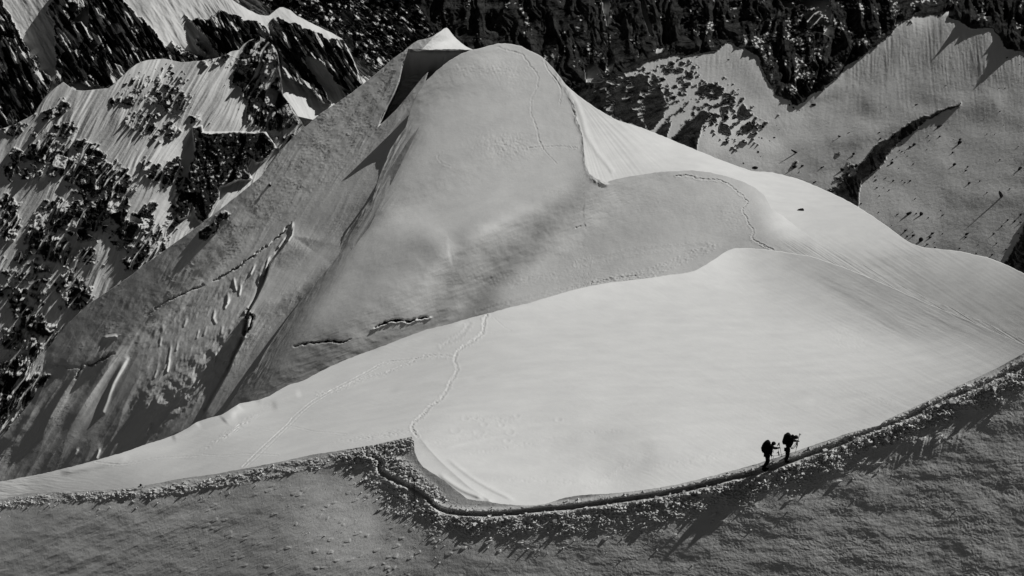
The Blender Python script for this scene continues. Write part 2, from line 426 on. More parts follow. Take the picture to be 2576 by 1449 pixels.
FACE_ELL = [(.42,1720,200,40,26,0),(.5,1716,232,14,16,0),(.42,1820,270,70,60,0),(.28,1870,320,70,50,0),
 (.55,2120,470,30,60,40),(.4,1700,168,50,18,0),
 (.6,1990,50,40,50,0),(.62,1590,240,110,60,0),(.5,1560,180,40,10,-10),(.4,2250,40,60,20,0),(.38,2030,70,60,60,0)]
def det_face(X, Y, d):
    rk, f = rockmask(X, Y, FACE_ROCK, FACE_ELL, 7.0, 3.2, 3, 75, 1.6)
    m = d/FOC
    u, w = rot(X, Y, -8)
    h, t1, t2, t3, e = rockrelief(X, Y, u, w*0.5, 62, 41)
    hz = ridged(X/80+.3*vnoise(X/60, Y/60, 3), Y/190, 6, 60, .55)*24
    wallm = sstep(1760, 1640, X)
    # broken rock right of the dark wall carries more snow on its ledges
    big = sstep(0, 30, -poly_sd_far(X, Y, FACE_ROCK[0][1]))
    off = rk*(h*5+hz*0.8)*(0.08+0.92*big)*(1-0.35*wallm)+rk*0.6-38*sstep(0, 45, -poly_sd_far(X, Y, FACE_ROCK[0][1]))
    ledge = fbm(X/9, Y/6, 5, 77)
    mott = sstep(1650, 1760, X)*sstep(2500, 2380, X)
    snowy = sstep(0.42, 0.5, ledge*0.55+0.30*t3+0.16*t2+mott*0.20-0.24+0.45*(vnoise(X/50, Y/40, 91)))
    rk = rk*(1-snowy*big*0.95)
    # fluted aprons below the cliff
    ap = (1-big)
    a1 = ridged(X/9+Y*0.012*np.sin(X/140), Y/120, 3, 12)
    off += ap*a1*0.30*np.exp(-np.clip(Y-150, 0, 900)/110.)+ap*fbm(X/130, Y/90, 2, 33)*1.3*sstep(150, 260, Y)
    for P, a in (([(2045,240),(2110,215),(2180,160),(2240,110),(2290,60)], 8), ([(2300,45),(2280,110),(2240,190),(2190,260)], 7), ([(1830,110),(1870,150),(1900,200),(1950,250)], 6),
                 ([(2110,350),(2200,330),(2300,300),(2415,262),(2500,262)], 9), ([(1500,225),(1560,185),(1640,156),(1720,142),(1800,140)], 7), ([(2385,45),(2375,90),(2360,140)], 6), ([(2480,60),(2478,110),(2470,160)], 6)):
        dd, sd, tt = line_d(X, Y, P, 70); off += ap*a*0.22*np.exp(-(dd/26)**2)
    # the front ribs of the moraine
    return off, rk
face_tones = [(900,100,70),(1200,50,150),(1400,100,150),(1600,50,150),(1800,50,150),(2000,180,150),(2300,20,150),(2550,60,150),(1500,190,130),(1600,185,150),(1560,230,140),(1530,260,130),(1660,165,140),(1750,150,135),(1850,135,120),(1900,200,120),(1800,245,140),(1700,290,135),(1640,330,150),(1950,290,135),(1850,320,160),(1900,400,140),(2000,350,122),(2000,430,104),(2100,300,106),(2150,210,94),(2200,160,94),(2220,230,104),(2200,300,94),(2300,100,84),(2300,200,72),(2350,250,61),(2390,90,68),(2400,150,72),(2500,100,76),(2500,170,67),(2450,250,59),(2550,250,46),(2560,350,42),(2400,350,85),(2480,330,68),(2300,380,82),(2200,340,86),(2200,420,101),(2150,470,112),(2100,400,101),(2060,440,94),(2250,480,110),(2250,560,112),(2330,450,90),(2400,500,78),(2320,600,87),(2450,600,70),(2540,500,59),(2560,640,49),(2700,400,38),(2030,50,135),(2080,40,150),(1970,110,108),(1850,450,120),(2000,480,104),(1100,-100,150),(1500,-100,150),(1900,-100,150),(2300,-100,150),(1300,200,150),(1000,200,150),(1750,60,150),(2150,60,150),(2450,10,122),(2000,120,150),(1900,80,150)]
build_layer('face', 'mountain_face', 600, 2960, [(600,-260),(2960,-260)], [(600,330),(1100,330),(1400,340),(1560,420),(1800,500),(2080,600),(2300,740),(2560,800),(2960,860)],
  [(700,-200,1700),(1300,-200,1750),(1900,-200,1650),(2600,-200,1450),(1100,150,1500),(1400,200,1450),(1530,190,1430),(1640,150,1400),(1830,105,1400),(2005,260,1250),(2300,40,1350),(2560,130,1250),(2000,420,1120),(2300,500,1030),(2560,640,950),(1600,320,1230),(1800,480,1130),(2300,650,960),(2900,300,1100),(2900,700,900),(1100,330,1400)],
  face_tones, m_face, floor=0.088, h=40, ws=0.005, dx=2.2, dy=2.2, detail=det_face, back=(300, 30))

# ---- snow-plastered crags right of the couloirs
def det_crag(X, Y, d):
    u, w = rot(X, Y, 38)
    polys = [(.97, [(648,0),(668,15),(700,38),(715,20),(705,-10),(700,-60),(648,-60)]), (.97, [(706,-60),(830,-60),(838,40),(810,62),(780,60),(740,45),(715,25)]), (.88, [(830,-80),(1180,-80),(1180,140),(1090,140),(960,190),(850,120),(820,60)]),
             (1.0, [(948,92),(975,90),(984,100),(980,112),(955,112)]), (1.0, [(1000,22),(1060,25),(1110,95),(1060,95),(1010,75)]), (.95, [(890,60),(910,62),(925,95),(905,90)])]
    ell = [(-.55,870,40,22,26,0),(-.6,870,105,16,34,-35),(-.4,930,40,35,12,20),(-.45,1000,70,60,10,35),(-.45,915,160,40,12,48),(-.4,960,120,40,10,40),(-.35,1030,85,50,9,38),(-.3,1000,5,60,10,20),(-.4,1090,40,12,12,0),(-.5,860,175,14,30,-40)]
    rk, f = rockmask(X, Y, polys, ell, 8.5, 4.0, 21, 38, 0.38)
    h, t1, t2, t3, e = rockrelief(X, Y, u, w, 26, 51)
    off = rk*h*9+rk*3+ridged(u/60, w/14, 4, 8)*4
    led = sstep(0.40, 0.52, 0.5*ridged(u/34, w/5.5, 4, 5)*0.6+0.26*t2+0.1*t3)
    return off, rk*(1-led*0.9)
build_layer('crag', 'snowy_crag', 560, 1180, [(560,-200),(860,-200),(1000,-60),(1041,0),(1075,50),(1095,90),(1150,125),(1180,150)], [(560,200),(800,260),(1180,260)],
  [(600,-150,1000),(1000,-60,1000),(700,100,940),(1100,100,900),(900,200,880),(800,0,950)],
  [(700,20,150),(760,60,160),(870,30,190),(870,110,205),(950,60,190),(950,150,190),(1040,60,170),(1050,110,150),(900,180,200),(780,0,140),(620,0,150)], m_wall, h=40, dx=1.6, dy=1.6, detail=det_crag, back=(160, 50))

# ---- upper buttresses with their snow crest
UP_ROCK = [
 (1.0, [(461,34),(482,52),(502,46),(529,47),(540,40),(552,25),(560,27),(572,34),(594,38),(615,50),(641,50),(660,62),(676,73),(686,100),(692,123),(700,160),(702,200),(560,170),(551,138),(536,118),(520,95),(500,75),(478,56)]),
 (1.0, [(682,50),(690,44),(702,43),(715,50),(729,58),(745,60),(761,70),(778,72),(794,78),(806,85),(820,95),(846,100),(861,103),(872,115),(881,137),(890,160),(905,190),(930,235),(880,250),(850,215),(812,160),(790,145),(771,138),(768,160),(790,190),(815,225),(835,262),(812,262),(790,230),(770,218),(745,205),(728,198),(712,180),(700,120),(690,85)]),
 (1.0, [(172,-60),(305,-60),(312,6),(333,25),(367,55),(400,93),(429,133),(455,142),(500,152),(536,149),(540,175),(461,170),(430,165),(367,160),(330,185),(317,195),(280,217),(262,222),(247,214),(223,217),(208,205),(200,196),(180,210),(165,215),(142,205),(138,170),(143,152),(140,125),(139,108),(137,83),(136,55),(123,40),(117,28),(126,5)]),
 (1.0, [(-300,-60),(2,-60),(8,18),(25,35),(38,65),(55,95),(73,130),(80,145),(92,155),(85,185),(110,178),(120,190),(128,205),(125,220),(105,262),(60,330),(-300,360)]),
 (-1, [(200,132),(222,116),(236,96),(246,112),(240,118),(222,124),(213,137),(203,136)]), (-1, [(173,212),(190,205),(205,208),(220,218),(240,222),(262,218),(262,232),(160,232)]),
 (-1, [(285,100),(290,98),(304,112),(306,118),(295,114)]),(-1, [(310,158),(328,168),(320,176),(312,166)]),
 (-1, [(172,8),(182,5),(196,12),(190,30),(176,28)]), (-1, [(182,55),(190,45),(215,15),(222,18),(222,60),(218,70),(206,55)]),
 (-1, [(771,135),(779,142),(800,178),(820,196),(850,212),(886,232),(880,236),(840,214),(805,190),(784,165)]),
 (.75, [(432,104),(446,118),(475,132),(500,140),(520,150),(470,150),(440,132)]), (.8, [(492,98),(500,104),(525,138),(515,138),(498,112)]), (.75, [(400,108),(425,140),(450,152),(402,152)]),
]
UP_ELL = [(.5,255,140,45,50,55),(.4,200,160,35,50,50),(.55,45,185,45,50,30),(-.55,245,130,30,14,45),(-.45,262,100,22,8,40),(-.3,640,78,18,10,30),(-.35,232,190,20,20,0),(-.3,850,130,12,30,-40),(-.4,20,90,16,22,0),(-.35,90,235,16,18,0),(.5,160,55,20,12,-40),(-.25,770,110,50,10,50),(-.22,600,90,40,8,50),(-.22,360,110,70,6,55)]
def det_up(X, Y, d):
    u, w = rot(X, Y, 58)
    rk, f = rockmask(X, Y, UP_ROCK, UP_ELL, 5.5, 3.5, 61, 58, 0.5)
    h, t1, t2, t3, e = rockrelief(X, Y, u*0.4, w, 34, 71)
    off = rk*(h*5+3)+rk*ridged(u/160, w/24, 4, 80)*4
    off += (1-rk)*(ridged(u/140, w/26, 3, 15)*0.6+0.4*fbm(X/40, Y/40, 3, 3))
    led = sstep(0.46, 0.52, 0.40*ridged(u/110, w/17, 4, 25)+0.20*t2+0.10*t1)
    return off, rk*(1-led*0.85)
build_layer('upper', 'snow_covered_buttress', -380, 960,
  [(-380,-180),(540,-180),(600,-70),(672,-5),(700,14),(730,27),(770,38),(806,38),(818,30),(838,17),(856,19),(880,28),(905,44)] and
  [(-380,-180),(500,-180),(560,-40),(584,0),(600,10),(624,24),(650,36),(668,40),(678,38),(690,28),(703,18),(713,18),(730,25),(745,38),(790,62),(840,85),(861,98),(872,115),(885,140),(905,190),(930,240),(960,300)],
  [(-380,380),(0,380),(300,300),(560,250),(960,340)],
  [(-300,-100,850),(100,-100,830),(400,-100,800),(560,-60,790),(0,340,715),(300,220,715),(500,150,720),(700,50,750),(870,120,740),(940,250,720),(700,240,700)],
  [(20,10,125),(60,30,130),(70,90,140),(100,60,112),(110,130,115),(95,180,110),(125,190,155),(150,230,90),(60,150,100),(330,10,150),(380,30,165),(430,60,170),(480,100,185),(470,20,172),(520,30,150),(400,70,175),(450,120,180),(560,10,165),(600,30,205),(640,50,215),(700,30,190),(720,40,190),(760,70,215),(800,85,215),(850,110,190),
   (720,190,200),(760,230,205),(800,240,200),(230,60,90),(230,150,110),(300,80,70),(260,190,120),(220,225,210),(600,100,80),(650,150,80),(750,120,75),(820,150,70),(500,120,80),(0,250,70),(-200,100,80)],
  m_wall, h=38, dx=1.7, dy=1.7, detail=det_up, back=(120, 55))

# ---- the fluted rocky hillside on the left
CLIFF = [(486,321),(506,318),(509,333),(526,335),(594,334),(669,334),(686,358),(692,372),(668,402),(645,410),(627,395),(619,416),(631,450),(602,451),(569,465),(552,470),(550,500),(524,545),(508,560),(496,548),(482,515),(470,545),(450,552),(444,500),(476,461),(477,420),(492,395),(487,345)]
LEFT_ROCK = [(1.0, CLIFF), (1.0, [(692,345),(746,340),(720,372),(699,392)]),
 (.93, [(626,100),(649,88),(686,110),(699,137),(702,167),(707,200),(712,241),(735,270),(748,300),(750,312),(700,330),(640,322),(622,318),(620,265),(600,215),(583,212),(590,180),(598,160),(606,133)]),
 (1.0, [(498,600),(505,575),(545,552),(556,560),(545,585),(515,606)]),
 (1.0, [(450,620),(462,612),(478,622),(486,640),(470,652),(455,640)]),
 (1.0, [(322,785),(328,778),(352,790),(345,800)]), ]
LEFT_ELL = [(.78,352,203,26,20,10),(.62,345,240,40,24,20),(.62,418,205,40,36,-20),(.7,430,250,46,34,0),(.6,395,250,30,30,0),(.75,360,312,42,26,25),(.72,385,330,36,22,10),(.6,310,255,28,14,-10),
 (.9,132,286,30,14,-30),(.6,165,266,12,18,0),(.9,160,330,30,24,-35),(.85,125,352,28,22,20),(.85,95,392,26,26,45),(.9,118,380,16,42,-38),(.7,155,375,30,26,0),(.5,40,325,34,14,0),(.85,30,275,20,10,0),
 (.92,42,395,18,20,30),(.8,30,430,24,20,0),(.85,215,372,44,16,12),(.9,245,385,26,12,15),(.88,215,440,55,36,20),(.85,190,415,40,26,0),(.9,270,440,40,30,0),(.85,140,422,24,20,0),(.7,300,470,40,30,0),(.75,75,440,34,14,0),
 (.95,235,470,44,30,10),(.85,300,440,30,16,0),(.95,275,510,42,28,0),(.9,145,512,26,12,5),(.9,160,530,14,10,0),(.95,190,548,45,20,20),(.95,140,555,44,28,20),(.97,240,545,26,36,0),(.85,205,590,34,16,20),(.9,140,620,38,34,0),(.85,95,600,30,40,0),(.85,300,545,26,40,-30),(.8,320,590,34,36,-25),(.85,380,520,14,10,-30),(.88,365,560,24,28,0),(.8,350,600,20,36,-30),
 (.75,405,620,22,14,0),(.85,375,640,26,24,20),(.88,335,660,24,20,20),(.6,400,590,30,14,-50),(.9,20,510,30,18,0),(.85,25,560,22,40,0),(.5,60,680,60,30,0),(.85,165,655,24,16,-20),(.85,215,648,26,22,-20),(.8,200,630,24,10,0),(.7,60,650,22,14,0),
 (.9,170,700,22,26,0),(.85,190,740,34,40,-35),(.6,275,770,20,14,-40),(.7,245,825,20,34,-40),(.9,38,760,16,22,-35),(.85,70,800,26,40,-30),(.8,110,830,24,34,-30),(.75,30,850,30,30,0),(.95,80,870,16,34,-20),(.9,45,915,34,24,0),(.98,30,985,90,70,0),(.7,130,850,30,30,-40),
 (.45,560,150,50,16,0),(.0,560,200,10,10,0),(.88,430,330,20,18,0),(.85,440,420,22,22,0),(.8,420,450,30,22,0),(.75,460,470,20,22,0),(.75,440,545,18,30,0),(.8,490,300,14,10,0),(.6,250,500,70,60,0),(.4,80,720,70,60,0),(.95,400,440,40,22,30),(.6,130,170,20,40,0)]
def det_left(X, Y, d):
    u, w = rot(X, Y, 118)      # u along the fall line (down and to the left)
    rk, f = rockmask(X, Y, LEFT_ROCK, [(e[0]*.80,)+e[1:] for e in LEFT_ELL], 11.0, 4.5, 101, 24, 0.62, 6, True)
    rk = rk*(1-sstep(.62, .85, ridged(u/260, (w+9*vnoise(X/70, Y/70, 31))/24, 3, 303)*.6)*(1-sstep(4, -3, poly_sd_far(X, Y, CLIFF))))
    cl = sstep(4, -3, poly_sd_far(X, Y, CLIFF))
    h, t1, t2, t3, e = rockrelief(X, Y, *rot(X, Y, 24), 26, 111)
    hv, tv1, tv2, _, ev = rockrelief(X, Y, X*1.0, Y*0.62, 60, 131)
    dist = X*0
    bulge = np.clip(f, 0, 1)
    off = rk*(1-cl)*(h*2.6+0.5)+bulge*0.3*(1-cl)
    off += cl*(3.5+hv*2.6+0.5*fbm(X/8, Y/10, 4, 3))
    # wind flutes
    wp = w+10*vnoise(X/90, Y/90, 7)
    fl = 0.55+0.45*vnoise(X/120, Y/120, 17)
    off += (1-rk)*fl*(1.5*ridged(u/300, wp/34, 2, 201)+0.42*ridged(u/190, wp/13, 3, 205, .6))
    # snow sitting on the blocks
    led = sstep(0.0, 0.03, np.maximum(t1*.8-.50, t2-.78)+.16*vnoise(X/9, Y/9, 3))*(1-cl)
    cled = sstep(0.70, 0.76, 0.42*ridged(X/30+Y/50, Y/26-X/34, 5, 45)+0.22*fbm(X/7, Y/7, 3, 4)+0.16*np.exp(-((Y-440-0.2*(X-600))/40)**2))*cl
    return off, rk*(1-0.9*led)*(1-0.85*cled)
left_tones = [(330,190,161),(360,165,172),(420,170,167),(480,175,120),(500,190,151),(560,160,161),(600,150,161),(570,220,161),(590,290,172),(540,260,141),(630,300,184),(250,270,128),(200,250,131),(160,240,125),(300,260,125),(330,230,141),(350,290,120),(180,300,109),(150,320,104),(230,330,120),(270,340,118),(500,300,151),(470,270,135),(450,330,161),(430,370,182),(600,310,172),(400,320,131),(200,390,104),(300,390,125),(340,380,131),(100,450,84),(60,360,94),(20,350,88),(425,385,184),(430,430,131),(350,470,131),(330,500,125),(300,480,115),(380,560,161),(400,530,184),(370,600,141),(250,500,104),(250,650,94),(270,600,88),(300,640,84),(150,480,99),(190,500,104),(110,560,94),(50,470,88),(50,540,84),(100,660,84),(50,700,73),(110,720,84),(100,780,78),(160,780,78),(200,700,86),(230,700,84),(50,850,68),(20,620,78),(700,180,88),(660,230,99),(460,520,161),(560,480,161),(600,470,182),(640,430,141),(30,930,47),(120,850,68),(-200,500,68),(-200,900,47),(560,400,99),(730,330,88),(540,520,151)]
build_layer('left', 'rocky_hillside', -380, 800,
  [(-380,360),(-60,335),(0,325),(40,312),(85,288),(108,250),(125,232),(140,220),(159,206),(172,216),(190,227),(215,228),(245,224),(271,222),(283,215),(298,200),(312,188),(325,174),(345,160),(366,152),(390,149),(413,147),(436,153),(457,157),(480,155),(508,152),(535,148),(558,142),(582,130),(602,125),(612,112),(626,102),(640,97),(649,90),(668,100),(686,112),(694,125),(699,137),(703,170),(708,200),(712,240),(730,262),(750,292),(765,318),(800,360)],
  [(-380,1330),(0,1330),(100,1080),(200,900),(360,760),(550,620),(700,480),(800,420)],
  [(-300,360,700),(0,330,672),(125,232,668),(400,150,662),(640,97,665),(710,240,655),(760,320,650),(200,350,640),(500,300,632),(250,550,615),(450,520,618),(600,400,622),(50,600,612),(150,700,600),(50,850,592),(0,1000,585),(300,700,598),(-300,800,600),(-300,1200,560),(50,1150,560)],
  left_tones, m_wall, floor=0.15, ws=0.008, h=30, dx=1.6, dy=1.6, detail=det_left, back=(120, 55))

# ---- sharp white summit and cornice behind the dome
def det_peak(X, Y, d):
    dd, sd, tt = line_d(X, Y, [(1124,66),(1108,82),(1085,100),(1062,124),(1040,150)], 60)
    return 3.2*np.exp(-dd/13.)+0.25*fbm(X/12, Y/12, 3, 4), X*0
build_layer('peak', 'white_summit', 985, 1260, [(985,190),(1007,140),(1022,122),(1031,115),(1050,102),(1075,97),(1092,89),(1105,80),(1117,72),(1124,69),(1130,75),(1143,92),(1160,108),(1177,119),(1200,130),(1260,170)],
  [(985,215),(1031,150),(1200,150),(1260,190)], [(1124,69,452),(1030,120,446),(1200,130,444),(1124,150,440),(1000,200,446),(1240,170,444)],
  [(1040,112,135),(1060,105,150),(1078,100,160),(1095,105,212),(1110,95,220),(1128,90,225),(1110,118,215),(1150,112,218),(1190,125,210)], m_snow, h=16, ws=0.004, dx=1.2, dy=1.2, detail=det_peak, back=(40, 52))

# ---- the big dome and the hump in front of it
PATH1 = [(1252,118),(1282,128),(1310,135),(1322,148),(1334,165),(1348,180),(1354,200),(1350,222),(1340,240),(1336,262),(1336,285),(1344,305),(1352,330),(1356,352),(1366,372),(1378,388),(1392,402),(1400,412)]
PATH2 = [(1700,443),(1730,441),(1760,450),(1800,452),(1830,462),(1850,478),(1870,495),(1880,510),(1867,528),(1878,548),(1884,565),(1896,580),(1891,600),(1912,612),(1945,630)]
def groove(X, Y, P, dep, wd, bank, jit=0.6, seed=1, beads=5.0):
    dd, sd, tt = line_d(X, Y, smooth_line(P), 30)
    dd = np.abs(dd*np.sign(sd+1e-9)+jit*fbm(X/9, Y/9, 3, seed))
    b = np.clip(0.7+1.1*vnoise(X/beads, Y/beads, seed+3), 0, 2)
    return -dep*b*np.exp(-(dd/wd)**2)+bank*b*np.exp(-((dd-1.9*wd)/wd)**2)
def det_dome(X, Y, d):
    off = 0.11*fbm(X/70, Y/50, 4, 23)
    u, w = rot(X, Y, -22)
    off = off+0.03*ridged(u/90, w/14, 4, 29)
    off += groove(X, Y, PATH1, 0.18, 1.5, 0.07, 2.2, seed=3, beads=3)+groove(X, Y, PATH2, 0.24, 1.7, 0.12, 2.6, seed=7, beads=3)
    off += groove(X, Y, [(1369,150),(1378,175),(1402,205),(1412,232),(1408,262)], 0.2, 1.6, 0.1)+groove(X, Y, [(1330,372),(1400,368),(1452,372)], 0.15, 1.5, 0.1)+groove(X, Y, [(1112,382),(1100,395),(1112,410),(1130,418)], 0.12, 1.5, 0.1)
    # trodden and wind-broken crust
    for cx, cy, rx, ry, a in ((1280,370,85,42,.30),(1240,175,110,22,.28),(1290,215,60,50,.14),(1240,350,70,30,.16),(1440,440,70,22,.14),(1850,540,60,60,.16),(1330,700,200,24,.16),(1560,690,200,26,.2),(1650,520,200,50,.09),(860,560,60,60,.2),(1400,480,40,16,.2),(960,640,40,60,.12),(1440,640,90,30,.1)):
        q = ((X-cx)/rx)**2+((Y-cy)/ry)**2
        uu, ww = rot(X, Y, -25)
        off += a*np.exp(-q*1.4)*ridged(uu/9, ww/4.2, 4, 31)*0.35
    # serac bulge and the little scarp on its right
    dd, sd, tt = line_d(X, Y, smooth_line([(1015,545),(1050,552),(1090,572),(1122,590),(1130,612),(1133,640),(1140,668)]), 120)
    dd = np.abs(dd+2.5*fbm(X/14, Y/14, 4, 8)); off += 0.16*sstep(-9, 9, dd*np.where(sd > 0, 1, -1))*np.exp(-dd/50.)*sstep(0, .5, tt)*sstep(1, .86, tt)
    off -= 0.08*np.exp(-(dd/4)**2)*sstep(.6, .8, tt)*sstep(1, .93, tt)
    # crevasse lips
    for P, a, wd in (([(735,872),(760,866),(800,862),(830,858),(862,860),(886,852)], 1.5, 1.6), ([(940,826),(970,812),(1000,806),(1030,808),(1055,800),(1080,798)], 2.4, 2.3), ([(1446,572),(1475,568)], .08, 2.0), ([(620,945),(650,905),(700,850)], 0, 5)):
        dd, sd, tt = line_d(X, Y, smooth_line(P), 60)
        jag = np.clip(1+1.3*fbm(X/16, Y/16, 4, 77), 0.1, 2.2); dd = np.abs(dd*np.sign(sd+1e-9)+3.5*fbm(X/13, Y/13, 4, 78, .65)*.7)
        off += -a*jag*np.exp(-(dd/wd)**2)*sstep(0, .1, tt)*sstep(1, .93, tt)+a*0.22*np.exp(-((dd-wd*1.6)/wd)**2)*(sd > 0)*(a > 2)
    # broken edge of the cornice
    dd, sd, tt = line_d(X, Y, smooth_line([(1400,190),(1425,225),(1443,262),(1452,300),(1468,340),(1470,400),(1490,448),(1525,464)]), 60)
    off += 0.7*np.exp(-(dd/7)**2)*(0.5+0.5*fbm(X/12, Y/12, 3, 5))
    # ribbon track along the hump above the bowl
    off += groove(X, Y, [(1790,622),(1744,640),(1700,660),(1660,676),(1600,694),(1500,712)], 0.10, 4, 0.14, 3)+groove(X, Y, [(1640,692),(1560,700),(1480,716),(1380,738),(1280,762),(1200,785)], 0.12, 3, 0.08, 3)
    off += groove(X, Y, [(1450,665),(1600,632),(1700,622),(1800,618)], 0.05, 4, 0.07, 3)+groove(X, Y, [(1290,720),(1340,702),(1390,692)], 0.08, 4, 0.06, 3)
    # dark icy streak along the left edge
    dl, sl, tl = line_d(X, Y, EDGE, 120)
    off += 0.5*np.exp(-dl/20.)*ridged(X/14+Y/22, Y/60, 4, 90)*sstep(260, 420, Y)
    off += sstep(1940, 1990, X)*0.04*ridged(*[v/s for v, s in zip(rot(X, Y, 33), (260, 7))], 4, 9)
    return off, X*0
EDGE = [(1060,225),(1034,264),(1021,321),(984,372),(962,420),(940,490),(900,545),(860,597),(829,649),(765,745),(720,805),(670,880),(640,935),(618,952)]
build_layer('dome', 'snow_dome', 520, 2960,
  [(520,1100),(560,1045),(595,990),(610,962),(618,950),(640,932),(670,880),(720,805),(765,745),(829,649),(860,597),(900,545),(940,490),(962,420),(984,372),(1005,340),(1021,318),(1034,270),(1050,235),(1070,205),(1098,178),(1130,152),(1160,135),(1180,127),(1210,121),(1237,113),(1255,109),(1271,109),(1295,112),(1312,116),(1332,127),(1348,134),(1363,143),(1378,157),(1393,173),(1420,208),(1436,232),(1445,262),(1454,300),(1466,345),(1472,410),(1482,436),(1500,449),(1525,458),(1550,450),(1580,444),(1620,438),(1660,432),(1700,430),(1744,428),(1790,434),(1830,444),(1865,455),(1900,472),(1922,490),(1935,512),(1940,524),(1975,548),(2008,575),(2042,598),(2110,634),(2178,669),(2259,713),(2330,748),(2449,798),(2576,855),(2700,915),(2960,1040)],
  [(520,1120),(600,1090),(900,960),(1200,860),(1500,790),(1744,740),(1849,700),(1950,700),(2100,740),(2330,830),(2576,930),(2960,1120)],
  [(1744,428,335),(1935,515,318),(1525,460,350),(1270,110,402),(1177,125,398),(1034,264,378),(860,597,338),(640,935,306),(1100,700,318),(1000,850,306),(1300,700,312),(1700,650,292),(1849,640,287),(1400,400,362),(1200,300,378),(1332,127,405),(1440,250,382),(1470,400,358),(2042,598,292),(2330,750,262),(2576,857,240),(560,1040,300),(1250,480,352),(1600,550,318),(2900,1020,215)],
  [(x, y, 150+(v-150)*1.4 if v < 150 and x < 1940 else v) for x, y, v in [(1150,200,138),(1100,240,132),(1250,140,165),(1250,190,158),(1250,250,158),(1340,160,162),(1390,200,165),(1400,250,162),(1350,300,163),(1350,350,163),(1430,330,165),(1450,420,160),(1200,350,155),(1100,300,142),(1060,350,135),(1100,400,146),(1020,420,135),(1250,450,160),(1400,430,165),(1050,500,142),(980,500,132),(1200,550,155),(1350,500,158),(1000,600,138),(900,600,122),(930,680,128),(1110,550,152),(1200,590,152),(900,750,126),(1000,745,140),(850,700,120),(1000,820,118),(850,820,112),(750,850,100),(800,760,112),(1520,500,150),(1400,640,150),(1340,650,138),(1300,700,148),(1120,800,120),(1600,480,152),(1600,560,148),(1600,620,152),(1750,460,162),(1750,540,158),(1850,500,168),(1900,540,170),(1920,590,160),(1480,600,145),(1500,680,155),(1450,700,158),(1700,600,160),(1700,650,168),(1600,670,160),(1800,610,162),
   (1950,560,200),(1990,580,205),(1980,610,168),(2030,625,160),(2060,620,180),(2110,660,160),(1000,870,105),(950,840,112),(850,900,100),(850,870,90),(750,920,98),(700,950,90),(640,980,80),(650,940,75),(700,880,85),(2400,800,125),(2600,890,115)]+tl((144,122),(1515,468),(1458,498),(1420,526),(1380,554),(1340,592))+tl((124,112),(1330,612),(1300,645),(1265,695),(1235,733),(1190,762))+tl(150,(1480,560),(1420,610),(1365,652),(1310,700),(1272,733))+tl(156,(1420,480),(1340,535),(1260,585))+tl(136,(1215,630),(1190,670),(1165,715),(1140,750))+tl(120,(1150,690),(1125,735),(1100,785),(1090,810))+tl(146,(1105,690),(1085,740),(1062,775))+tl((122,70),(1058,256),(1032,312),(1003,380),(965,470),(915,560),(865,630),(805,720),(745,800),(695,880),(645,945))+tl((145,128),(1110,260),(1080,330),(1050,400),(1010,480),(960,560),(910,640),(850,720),(800,800))+tl(156,(1000,545),(1040,550),(1090,574),(1120,600),(1126,640))+[(1160,610,134),(1168,650,128),(1055,620,128),(1085,645,130),(1010,660,128),(1050,700,144),(1000,715,142),(960,700,134),(1080,720,146)]+tl(134,(1000,610),(1050,635),(1100,640))+tl(120,(870,860),(950,835),(1060,815))],
  m_snow, h=25, ws=0.0025, dx=2.0, dy=2.0, fine=((1440, 1492),), detail=det_dome, back=(70, 50))

# ---- far white slope whose edge is the skyline on the right
def det_slope(X, Y, d):
    off = 0.06*fbm(X/60, Y/30, 4, 7)
    u, w = rot(X, Y, 32)
    off = off+0.03*ridged(u/300, w/11, 4, 9)*sstep(430, 640, Y)
    fan = sstep(1400, 1450, X)*sstep(1760, 1560, X)
    u2, w2 = rot(X-1430, Y-210, 0); ang = np.arctan2(w2, np.abs(u2)+1)
    off = off+fan*0.14*ridged(ang*26, np.hypot(u2, w2)/300, 3, 19)
    dd, sd, tt = line_d(X, Y, [(1432,230),(1452,262),(1466,300),(1476,340),(1500,380),(1540,430)], 40); off += 0.6*np.exp(-(dd/6)**2)
    return off, X*0
build_layer('slope', 'white_slope', 1380, 2960,
  [(1380,195),(1393,178),(1420,210),(1454,240),(1498,271),(1549,301),(1617,322),(1684,349),(1744,374),(1822,406),(1890,430),(1941,433),(2008,450),(2059,471),(2100,489),(2147,513),(2190,540),(2229,567),(2270,598),(2296,614),(2323,622),(2370,627),(2415,632),(2450,640),(2482,647),(2526,663),(2560,680),(2600,700),(2960,860)],
  [(1380,420),(1470,500),(1700,520),(1930,640),(2040,690),(2260,800),(2576,950),(2960,1120)],
  [(1393,172,430),(1560,305,412),(1744,374,402),(2100,490,392),(2296,615,372),(2560,681,352),(1525,460,372),(1935,540,332),(2042,610,318),(2178,690,302),(2400,790,275),(2576,880,252),(2900,850,330),(2900,1080,230)],
  [(1440,260,178),(1460,290,180),(1500,350,185),(1500,420,190),(1550,400,188),(1600,410,188),(1560,330,195),(1620,345,205),(1650,370,212),(1800,420,218),(1850,450,215),(1900,450,212),(1960,470,205),(2000,500,198),(2080,500,192),(2100,540,182),(2200,570,182),(2200,620,165),(2120,600,172),(2050,560,180),(2280,620,165),(2300,660,140),(2380,645,158),(2450,680,140),(2500,665,155),(2450,720,122),(2300,710,125),(2450,770,112),(2550,820,100),(2560,740,108),(2200,680,140),(2800,800,90),(1700,410,195)],
  m_bowl, h=45, dx=2.2, dy=2.2, detail=det_slope, back=(120, 42))

